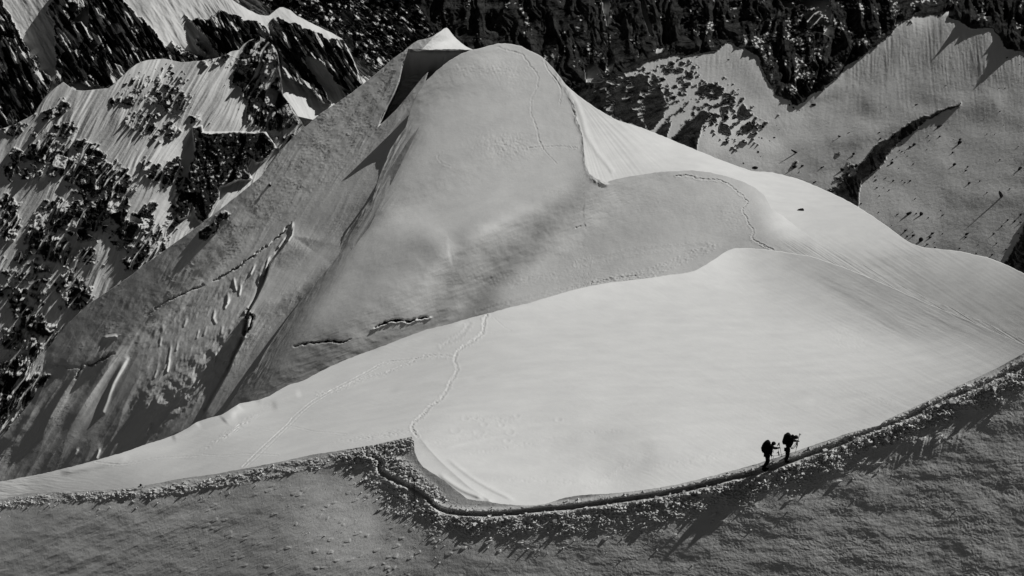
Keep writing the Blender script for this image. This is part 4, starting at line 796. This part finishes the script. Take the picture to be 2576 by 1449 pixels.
Z6 = [(1500,40,6,6),(1360,100,10,7),(1490,165,7,6),(1635,178,12,7),(1722,177,22,20),(1770,172,8,10),(1812,180,14,24),(1860,200,7,6),(1763,60,10,5),(1955,150,6,5),(1972,182,14,6),(1590,262,5,4),(1692,300,12,12),(1747,310,9,4),(1755,335,14,12),(1708,342,9,9),(1810,372,18,26),(1855,403,12,9),(1893,320,16,12),(1875,350,12,14),(1970,320,6,7),(1917,425,10,6),(1910,388,7,4),(2153,323,20,9),(2145,352,10,8),(2232,402,7,5),(2100,433,9,6),(2348,325,12,8),(2370,395,9,6),(2440,438,9,7),(2340,480,10,8),(2410,268,9,9),(2455,222,9,9),(2508,230,10,10),(2550,183,12,10),(2555,235,14,6),(2530,320,8,5),(2218,468,12,5),(2300,17,7,7),(2412,50,50,12,-60)]
def put_boulder(layer, x, y, rx, ry, deg, label, group='boulders strewn over the far snow', name='boulder', bi=None, bury=.25, cat='boulder'):
    P = on(layer, x, y); dist = (P-CAM)@FWD; k = dist/FOC
    o = bpy.data.objects.new(name, BM[bi if bi is not None else rng.randint(7)]); C.objects.link(o)
    sx, sz = rx*k*1.12, ry*k*1.12
    o.rotation_euler = (R(-10), R(-deg) if deg else R(rng.uniform(-25, 25)), 0)
    o.scale = (sx, min(sx, sz)*.6, sz)
    o.location = P-ray(x, y)/np.linalg.norm(ray(x, y))*(-.25*min(sx, sz))
    o['label'] = label; o['category'] = cat
    if group: o['group'] = group
    return o
for me in BM: me.materials.append(m_rock)
for Z, oy in ((Z3, 0.0), (Z6, 479.6)):
    for e in Z:
        X_, Y_, rx, ry = e[:4]; deg = e[4] if len(e) > 4 else 0
        x = 1704+.3385*X_; y = oy+.3385*Y_; rx *= .3385; ry *= .3385
        if x > 2575: continue
        size = 'large' if max(rx, ry) > 6 else ('middling' if max(rx, ry) > 3.4 else 'small')
        shape = 'long flat' if rx > 1.9*ry else ('upright' if ry > 1.3*rx else 'rounded')
        zone = ('on the patchy moraine left of the black rock spur' if x < 1930 and y < 360 else 'in the shallow snow valley above the white skyline' if x < 2110 else
                'on the smooth snow just below the thin dark rib' if x < 2330 and y < 480 else 'near the skyline under the dark rib' if x < 2400 else 'on the shaded snow at the right margin')
        put_boulder('face', x, y, rx, ry, deg, f'{size} {shape} dark boulder {zone}')
put_boulder('slope', 2012.7, 529.4, 9.5, 5.2, 18, 'lone jagged dark rock poking out of the bright white slope beside the hump', None, 'rock', 3, cat='rock')
put_boulder('flank', 678.7, 466.5, 3.4, 2.8, 0, 'tiny dark rock alone on the grey upper flank of the dome', None, 'rock', 5, cat='rock')
b = put_boulder('near', 353.7, 1218.0, 3.6, 4.6, 0, 'small black block standing on the trodden snow crest at the left', None, 'rock', 1, cat='rock')

# ---- broken snow thrown up along the trench
def chunks():
    bm_v = []; bm_f = []
    base = np.array([(a, b, c) for a in (-1, 1) for b in (-1, 1) for c in (-1, 1)], float)
    F = [(0, 1, 3, 2), (4, 6, 7, 5), (0, 4, 5, 1), (2, 3, 7, 6), (0, 2, 6, 4), (1, 5, 7, 3)]
    def add(P, s):
        q = base*(1+0.45*rng.uniform(-1, 1, (8, 3)))*s*rng.uniform(.55, 1.2, 3)
        a, b_, c = rng.uniform(0, 6.28, 3)
        M = np.array(Matrix.Rotation(a, 3, 'X')@Matrix.Rotation(b_, 3, 'Y')@Matrix.Rotation(c, 3, 'Z'))
        k = len(bm_v)*8; bm_v.append(q@M.T+P)
        for f in F: bm_f.append(tuple(k+i for i in f))
    def along(line, n, spread, shift, s0, s1, t0=0, t1=1):
        L = np.array(line); cum = np.r_[0, np.cumsum(np.hypot(*(L[1:]-L[:-1]).T))]
        for _ in range(n):
            t = rng.uniform(t0, t1)*cum[-1]; x = np.interp(t, cum, L[:, 0]); y = np.interp(t, cum, L[:, 1])+shift+rng.randn()*spread
            x += rng.randn()*spread*.6
            if not (-60 < x < 2620): continue
            if float(vnoise(np.array([x/34]), np.array([y/20]), 307)[0])*1.6+.55 < rng.rand(): continue
            if y < np.interp(x, LAYERS['near']['xs'], LAYERS['near']['T'])+3: continue
            if any(abs(x-cx_) < 22 and abs(y-cy_) < 26 for cx_, cy_ in ((1920, 1180), (1976, 1160))) and rng.rand() < .8: continue
            s = s0*(s1/s0)**(rng.rand()**2.2)*(1.7 if rng.rand() < .03 else 1)
            add(on('near', x, y)+np.array([0, -.2, .3])*s, s)
    along(TRENCH, 1000, 5, -11, .02, .075, .0, 1); along(TRENCH, 2100, 10, 20, .02, .10, .18, 1)
    along(DEBRIS, 1700, 15, 0, .02, .07); along(DEBRIS, 500, 34, 18, .015, .05); along(RUBBLE_L, 1300, 8, 0, .02, .085); along(RUBBLE_L, 400, 18, 6, .02, .06)
    along(smooth_line([(870,1170),(905,1200),(930,1225),(960,1250),(1000,1280),(1040,1300)]), 700, 15, 0, .02, .08)
    along(smooth_line([(960,1120),(1000,1128),(1030,1120)]), 300, 10, 8, .02, .07); along(smooth_line([(965,1150),(1010,1170),(1040,1200),(1080,1235),(1120,1262)]), 700, 9, 0, .02, .08)
    along(smooth_line([(700,1300),(850,1330),(1000,1360),(1150,1380)]), 160, 50, 0, .015, .05); along(smooth_line([(1200,1380),(1600,1360),(2000,1290),(2500,1150)]), 120, 50, 0, .015, .05)
    V = np.concatenate(bm_v); me = bpy.data.meshes.new('snow_rubble'); me.from_pydata(V.tolist(), [], bm_f)
    me.shade_flat() if hasattr(me, 'shade_flat') else None
    return me
link('snow_rubble', chunks(), m_chunk, None, kind='stuff', label='broken lumps of snow thrown up along the trench of the near ridge')

# ---- the two roped climbers
def skin_mesh(name, verts, edges, rad, root=0, sub=2):
    """verts: points; rad: radius (or pair) per point -> one continuous skinned surface"""
    me = bpy.data.meshes.new(name); me.from_pydata([tuple(v) for v in verts], edges, [])
    o = bpy.data.objects.new('tmp', me); C.objects.link(o)
    m = o.modifiers.new('s', 'SKIN'); m.use_smooth_shade = True
    s = o.modifiers.new('d', 'SUBSURF'); s.levels = sub
    sk = me.skin_vertices[0].data if me.skin_vertices else None
    if sk is None:
        bpy.context.view_layer.update()
    for i, r_ in enumerate(rad):
        me.skin_vertices[0].data[i].radius = r_ if isinstance(r_, tuple) else (r_, r_)
        me.skin_vertices[0].data[i].use_root = (i == root)
    bpy.context.view_layer.update()
    dg = bpy.context.evaluated_depsgraph_get()
    out = bpy.data.meshes.new_from_object(o.evaluated_get(dg)); out.name = name
    bpy.data.objects.remove(o); 
    return out
def tube(name, pts, rads, seg=8, caps=True):
    bm = bmesh.new(); rings = []
    P = [Vector(p) for p in pts]
    for i, p in enumerate(P):
        t = (P[min(i+1, len(P)-1)]-P[max(i-1, 0)]).normalized(); a = t.orthogonal().normalized(); b_ = t.cross(a)
        r_ = rads[i] if hasattr(rads, '__len__') else rads
        rings.append([bm.verts.new(p+(a*math.cos(k/seg*6.28318)+b_*math.sin(k/seg*6.28318))*r_) for k in range(seg)])
    for i in range(1, len(rings)):
        for k in range(seg): 
            bm.faces.new((rings[i-1][k], rings[i-1][(k+1) % seg], rings[i][(k+1) % seg], rings[i][k]))
    if caps: bm.faces.new(rings[0][::-1]); bm.faces.new(rings[-1])
    for f in bm.faces: f.smooth = True
    me = bpy.data.meshes.new(name); bm.to_mesh(me); bm.free(); return me
def blob(name, c, r_, seed=0, n=.0, sub=3):
    bm = bmesh.new(); bmesh.ops.create_icosphere(bm, subdivisions=sub, radius=1); rr = np.random.RandomState(seed)
    for v in bm.verts: v.co = Vector((v.co.x*r_[0], v.co.y*r_[1], v.co.z*r_[2]))*(1+n*rr.randn())+Vector(c)
    for f in bm.faces: f.smooth = True
    me = bpy.data.meshes.new(name); bm.to_mesh(me); bm.free(); return me
def join(name, meshes):
    bm = bmesh.new()
    for m in meshes: bm.from_mesh(m)
    me = bpy.data.meshes.new(name); bm.to_mesh(me); bm.free(); return me

def hand_chain(V, E, Rr, wrist_i, hp, d, up):
    """palm and five separate bent fingers grown from the wrist; d = pointing direction, up = back of the hand"""
    d = Vector(d).normalized(); up = Vector(up).normalized(); s = d.cross(up).normalized()
    hp = Vector(hp)
    V.append(tuple(hp+d*.05)); pi = len(V)-1; Rr.append((.036, .020)); E.append((wrist_i, pi))
    for k, (o_, l) in enumerate(((-.030, .062), (-.010, .072), (.010, .068), (.030, .054))):
        a = hp+d*.085+s*o_
        V.append(tuple(a)); i0 = len(V)-1; Rr.append(.0105); E.append((pi, i0))
        V.append(tuple(a+d*l*.45-up*l*.35)); Rr.append(.0098); E.append((i0, i0+1))
        V.append(tuple(a+d*l*.25-up*l*.8)); Rr.append(.0088); E.append((i0+1, i0+2))
    a = hp+d*.04-s*.042
    V.append(tuple(a)); i0 = len(V)-1; Rr.append(.012); E.append((pi, i0))
    V.append(tuple(a+d*.035-up*.03-s*.006)); Rr.append(.0105); E.append((i0, i0+1))

def climber(foot, zf, J, label, helmet_r, extra=None):
    """foot: survey position of the standing foot; zf: its traced point; J: traced joints (X, Y, lateral metres)"""
    fx, fy = (2760+zf[0]*.16563)/1.4907, (1580+zf[1]*.16563)/1.4907
    P0 = on('near', fx, fy); P0 = P0-ray(fx, fy)*.13+np.array([0, 0, -.02]); k = ((P0-CAM)@FWD)/5333*.16563
    def L(j):
        X_, Y_ = j[0], j[1]; lat = j[2] if len(j) > 2 else 0.0
        return Vector(((X_-zf[0])*k, lat, (zf[1]-Y_)*k/.875-lat*math.tan(R(29))))
    t = empty('person', P0, label=label, category='person', group='roped climbers on the near ridge')
    V = []; E = []; Rr = []
    def a(p, r_, to=None):
        V.append(tuple(p)); Rr.append(r_)
        if to is not None: E.append((to, len(V)-1))
        return len(V)-1
    pel = a(L(J['pelvis']), (.15, .12)); wa_ = a(L(J['waist']), (.135, .115), pel); ch = a(L(J['chest']), (.17, .13), wa_); nk = a(L(J['neck']), .060, ch)
    hd = L(J['head']); h1 = a(hd+Vector((0, 0, -.055)), (.075, .078), nk); h2 = a(hd+Vector((0.01, 0, .045)), (.088, .085), h1)
    nose = a(hd+Vector((.092, 0, -.01)), .016, h1)
    hands = []
    for side, s in (('l', 1), ('r', -1)):
        sh = L(J['shoulder_'+side]); el = L(J['elbow_'+side]); wr = L(J['wrist_'+side])
        i = a(sh, .070, ch); i = a((sh+el)/2, .056, i); i = a(el, .048, i); i = a((el+wr)/2, .043, i); i = a(wr, .030, i)
        hands.append((i, wr, (wr-el)))
        hp = L(J['hip_'+side]); kn = L(J['knee_'+side]); an = L(J['ankle_'+side])
        i = a(hp, .100, pel); i = a((hp+kn)/2, .086, i); i = a(kn, .064, i); i = a((kn+an)/2+Vector((-.015, 0, 0)), .060, i); i = a(an, .045, i)
        J['an_'+side] = an
        toe = a(an+Vector((.15, 0, -.045)), .034, i)
    for i, wr, dr in hands: hand_chain(V, E, Rr, i, wr, dr, (0, 0, 1) if abs(dr.normalized().z) < .8 else (-1, 0, 0))
    body = skin_mesh('body', V, E, Rr, 0)
    eye = [blob('e', hd+Vector((.082, s*.032, .01)), (.012, .014, .010), sub=2) for s in (1, -1)]; ear = [blob('r', hd+Vector((-.005, s*.088, 0)), (.018, .010, .030), sub=2) for s in (1, -1)]
    mouth = [blob('m', hd+Vector((.080, 0, -.055)), (.012, .026, .007), sub=2)]
    link('body', join('body', [body]+eye+ear+mouth), m_skin, t)
    # jacket: torso and sleeves
    V = []; E = []; Rr = []
    pel = a(L(J['waist'])*.25+L(J['pelvis'])*.75, (.215, .19)); wa_ = a(L(J['waist']), (.205, .18), pel); ch = a(L(J['chest']), (.205, .175), wa_); nk = a(L(J['neck']), .092, ch)
    for side in 'lr':
        sh = L(J['shoulder_'+side]); el = L(J['elbow_'+side]); wr = L(J['wrist_'+side])
        i = a(sh, .112, ch); i = a((sh+el)/2, .094, i); i = a(el, .084, i); i = a((el+wr)/2, .076, i); i = a(wr*.93+el*.07, .060, i)
    link('jacket', skin_mesh('jacket', V, E, Rr, 0), m_cloth, t)
    V = []; E = []; Rr = []
    pel = a(L(J['pelvis']), (.170, .150))
    for side in 'lr':
        hp = L(J['hip_'+side]); kn = L(J['knee_'+side]); an = L(J['ankle_'+side])
        i = a(hp, .145, pel); i = a((hp+kn)/2, .128, i); i = a(kn, .108, i); i = a((kn+an)/2, .104, i); i = a(an+Vector((0, 0, -.01)), .088, i)
    link('trousers', skin_mesh('trousers', V, E, Rr, 0), m_cloth, t)
    for side in 'lr':
        an = J['an_'+side]
        bt = skin_mesh('boot', [an+Vector((0, 0, .20)), an+Vector((0, 0, .04)), an+Vector((.01, 0, -.05)), an+Vector((.12, 0, -.065)), an+Vector((.20, 0, -.065))], [(0, 1), (1, 2), (2, 3), (3, 4)], [.08, .08, (.072, .07), (.062, .055), (.05, .045)], 1)
        link('boot', bt, m_cloth, t)
    hm = blob('helmet', hd+Vector((-.005, 0, .045)), (helmet_r, helmet_r*.92, helmet_r*.88))
    rim = tube('rim', [tuple(hd+Vector((math.cos(q)*helmet_r*1.04, math.sin(q)*helmet_r*.95, .01))) for q in np.linspace(0, 6.283, 25)], .008, 6, False)
    link('helmet', join('helmet', [hm, rim]), m_shell, t)
    for side in 'lr':
        wr = L(J['wrist_'+side]); el = L(J['elbow_'+side]); dr = (wr-el).normalized()
        V = [tuple(wr-dr*.03)]; E = []; Rr = [.042]
        V.append(tuple(wr+dr*.01)); Rr.append((.042, .034)); E.append((0, 1))
        hand_chain(V, E, [*Rr] if False else Rr, 1, wr, dr, (0, 0, 1) if abs(dr.z) < .8 else (-1, 0, 0))
        Rr = [tuple(q*1.45 for q in r_) if isinstance(r_, tuple) else r_*1.5 for r_ in Rr]
        link('glove', skin_mesh('glove', V, E, Rr, 0, 1), m_cloth, t)
    return t, L, P0

def pack(P0, L, poly, centre, dep, label, lean, extras=()):
    """rucksack whose side outline is traced, with real depth"""
    e = empty('backpack', P0, label=label, category='backpack', group='rucksacks of the two climbers')
    def slab(name, pts, half, grow=0.75):
        bm = bmesh.new(); c = sum((L(p) for p in pts), Vector())/len(pts)
        rings = []
        for y, s in ((-half, grow), (-half*.7, .93), (0, 1.0), (half*.7, .93), (half, grow)):
            rings.append([bm.verts.new(Vector((c.x+(L(p).x-c.x)*s, centre+y, c.z+(L(p).z-c.z)*s))) for p in pts])
        n = len(pts)
        for i in range(1, 5):
            for q in range(n): bm.faces.new((rings[i-1][q], rings[i-1][(q+1) % n], rings[i][(q+1) % n], rings[i][q]))
        bm.faces.new(rings[0][::-1]); bm.faces.new(rings[-1]); bmesh.ops.recalc_face_normals(bm, faces=bm.faces)
        bmesh.ops.subdivide_edges(bm, edges=bm.edges[:], cuts=1, smooth=.6, use_grid_fill=True)
        for f in bm.faces: f.smooth = True
        me = bpy.data.meshes.new(name); bm.to_mesh(me); bm.free(); return me
    link('pack_body', slab('pack_body', poly, dep), m_nylon, e)
    for nm, pts, h in extras: link(nm, slab(nm, pts, h), m_nylon, e)
    return e, slab

# higher climber
JR = dict(pelvis=(1140,590), waist=(1160,530), chest=(1188,430), neck=(1242,378), head=(1312,372), shoulder_l=(1205,385,.19), elbow_l=(1282,432,.20), wrist_l=(1352,440,.10),
          shoulder_r=(1200,400,-.19), elbow_r=(1165,500,-.27), wrist_r=(1105,600,-.26), hip_l=(1150,620,.09), knee_l=(1172,752,.10), ankle_l=(1136,868,.09), hip_r=(1128,620,-.09), knee_r=(1150,762,-.10), ankle_r=(1112,890,-.09))
tR, LR, PR = climber(None, (1120,915), JR, 'uphill climber of the roped pair, bent forward with a tall pack', .125)
packR, _ = pack(PR, LR, [(1082,292),(1132,276),(1180,300),(1196,345),(1190,430),(1172,498),(1110,512),(1062,508),(1020,490),(1022,420),(1036,350),(1050,310)], 0.0, .17, 'tall bulging black rucksack worn by the uphill climber', 0,
   (('lid', [(1078,300),(1100,280),(1140,270),(1178,292),(1192,322),(1130,330),(1074,325)], .15), ('side_pocket', [(1016,440),(1040,400),(1062,440),(1062,505),(1020,498)], .12), ('shoulder_roll', [(1198,340),(1215,310),(1245,306),(1272,330),(1275,365),(1240,385),(1205,380)], .10)))
for s in (-1, 1): link('strap', tube('strap', [LR((1190,345,s*.1)), LR((1225,400,s*.17)), LR((1215,470,s*.16)), LR((1170,500,s*.12))], .014, 6), m_nylon, packR)
# lower climber
JL = dict(pelvis=(668,722), waist=(690,668), chest=(728,585), neck=(762,535), head=(796,512), shoulder_l=(752,560,.19), elbow_l=(842,606,.20), wrist_l=(918,600,.12),
          shoulder_r=(745,570,-.19), elbow_r=(728,665,-.26), wrist_r=(738,750,-.22), hip_l=(675,745,.09), knee_l=(712,890,.10), ankle_l=(655,1040,.09), hip_r=(655,745,-.09), knee_r=(680,890,-.10), ankle_r=(590,1075,-.09))
tL, LL, PL = climber(None, (620,1095), JL, 'downhill climber of the roped pair, stooping with an arm held out', .118)
packL, _ = pack(PL, LL, [(560,512),(600,470),(640,448),(684,440),(716,472),(726,540),(700,610),(640,672),(596,700),(552,692),(534,640),(530,590),(545,545)], 0.0, .17, 'rounded black rucksack worn by the downhill climber', 0,
   (('lid', [(596,478),(632,448),(680,436),(712,462),(722,500),(660,500),(606,508)], .15), ('side_pocket', [(522,600),(530,590),(560,600),(570,680),(546,680),(530,640)], .11)))
for s in (-1, 1): link('strap', tube('strap', [LL((700,490,s*.1)), LL((770,570,s*.17)), LL((760,640,s*.16)), LL((690,680,s*.12))], .014, 6), m_nylon, packL)

def pole(P0, L, top, bot, lat, label, axe=False):
    e = empty('ice_axe' if axe else 'trekking_pole', P0, label=label, category='ice axe' if axe else 'trekking pole')
    if not axe: e['group'] = 'trekking poles of the climbers'
    a_, b_ = L((*top, lat)), L((*bot, lat)); b_ = Vector(b_)
    d = (b_-a_).normalized()
    link('shaft', tube('shaft', [a_, a_.lerp(b_, .5), b_], [.013, .012, .009], 8), m_metal, e)
    link('grip', tube('grip', [a_-d*.01, a_+d*.04, a_+d*.14, a_+d*.16], [.02, .023, .019, .014], 8), m_nylon, e)
    link('basket', tube('basket', [b_-d*.10, b_-d*.09, b_-d*.085], [.01, .045, .046], 12), m_nylon, e)
    return e, a_, b_, d
e1, a1, b1, d1 = pole(PR, LR, (1394,290), (1322,800), .12, 'long pole with a hooked top held up in front by the uphill climber')
link('hook', tube('hook', [a1+Vector((-.02, 0, .0)), a1+Vector((.02, 0, .03)), a1+Vector((.06, 0, .01)), a1+Vector((.07, 0, -.05)), a1+Vector((.065, 0, -.07))], [.02, .024, .02, .016, .01], 8), m_nylon, e1)
link('hand_loop', join('hand_loop', [blob('g', LR((1362,520,.12)), (.035, .03, .14), 3, .08), blob('g', LR((1355,575,.12)), (.028, .025, .06), 4, .08)]), m_nylon, e1)
e2, a2, b2, d2 = pole(PR, LR, (1090,600), (1070,972), -.26, 'thin pole planted behind the legs of the uphill climber')
e3, a3, b3, d3 = pole(PL, LL, (928,500), (1036,892), .12, 'pole with a dark head in the outstretched hand of the downhill climber')
link('head', join('head', [tube('h', [LL((932,478,.12)), LL((918,500,.12)), LL((905,530,.12)), LL((897,555,.12))], [.012, .028, .036, .02], 8), tube('h', [LL((905,492,.12)), LL((925,486,.12)), LL((940,505,.12))], .015, 8)]), m_metal, e3)
e4, a4, b4, d4 = pole(PL, LL, (742,745), (790,975), -.22, 'short pole planted under the waist of the downhill climber')
mit = empty('mitten', PL, label='black mitten dangling by a cord below the outstretched arm', category='mitten')
link('palm', skin_mesh('palm', [LL((924,665,.13)), LL((930,700,.13)), LL((942,745,.13)), LL((948,775,.13))], [(0, 1), (1, 2), (2, 3)], [(.03, .02), (.065, .035), (.075, .04), (.05, .03)], 0), m_cloth, mit)
link('thumb', skin_mesh('thumb', [LL((918,690,.13)), LL((900,706,.13)), LL((894,722,.13))], [(0, 1), (1, 2)], [.022, .02, .014], 0), m_cloth, mit)
link('cord', tube('cord', [LL((926,620,.13)), LL((924,665,.13))], .007, 6), m_rope, mit)
# rope: from waist to waist, coils in the leader's hand, a hanging end
O = Vector(PL); toR = lambda p: Vector(PR)-O+LR(p)
rope = empty('climbing_rope', PL, label='thin climbing rope hanging between the two climbers', category='rope')
mid = [LL((755,766,-.02)), LL((800,774,-.02)), LL((860,776,-.02)), LL((920,768,-.02)), LL((980,750,-.02)), LL((1040,726,-.02)), toR((1105,695,0))]
pts = smooth_line([tuple(p) for p in mid], 5)
link('rope_span', tube('rope_span', pts, .011, 6), m_rope, rope)
link('rope_end', tube('rope_end', smooth_line([tuple(LL(p)) for p in ((768,766,.02),(800,772,.02),(812,800,.02),(812,845,.02))], 4), .012, 6), m_rope, rope)
link('knot', blob('knot', LL((770,764,0)), (.05, .03, .025), 2, .08), m_rope, rope)
for q in ([(1240,590,.05),(1280,550,.08),(1330,480,.1),(1356,455,.1)], [(1228,590,.05),(1250,620,.06),(1290,600,.08),(1325,560,.1),(1345,500,.1),(1356,455,.1)], [(1222,585,.05),(1245,605,.05),(1275,590,.08),(1320,540,.1),(1350,460,.1)]):
    link('coil', tube('coil', smooth_line([tuple(toR(p)) for p in q], 5), .011, 6), m_rope, rope)
link('knot', blob('knot', toR((1236,600,.04)), (.05, .04, .03), 5, .08), m_rope, rope)
# gear on the chest harness
hr = empty('carabiner', PL, label='small bunch of carabiners hanging at the chest of the downhill climber', category='carabiner')
for i_, q in enumerate(([(782,655,.05),(800,640,.05),(806,680,.05),(808,712,.05),(796,690,.05),(782,655,.05)],)):
    link('gate', tube('gate', [LL(p) for p in q], .010, 6), m_metal, hr)
# ------------------------------------------------------------------ daylight
sun = bpy.data.lights.new('sun', 'SUN'); sun.energy = 4.9; sun.angle = R(0.53); sun.color = (1.0, 0.995, 0.98)
so = bpy.data.objects.new('sun', sun); C.objects.link(so)
so.rotation_euler = Vector(SUN).to_track_quat('Z', 'Y').to_euler()
wd = bpy.data.worlds.new('World'); sc.world = wd; wd.use_nodes = True
nt = wd.node_tree; bg = nt.nodes['Background']
sky = nt.nodes.new('ShaderNodeTexSky'); sky.sky_type = 'NISHITA'; sky.sun_disc = False
sky.sun_elevation = math.asin(SUN[2]); sky.sun_rotation = math.atan2(SUN[0], SUN[1]); sky.altitude = 3700
# black-and-white film behind a red filter: only the red of the sky counts
sp_ = nt.nodes.new('ShaderNodeSeparateColor'); nt.links.new(sky.outputs[0], sp_.inputs[0])
nt.links.new(sp_.outputs['Red'], bg.inputs['Color']); bg.inputs['Strength'].default_value = 0.05
sc.view_settings.view_transform = 'Standard'; sc.view_settings.look = 'None'; sc.view_settings.exposure = -0.32; sc.view_settings.gamma = 1
sc.cycles.diffuse_bounces = 1
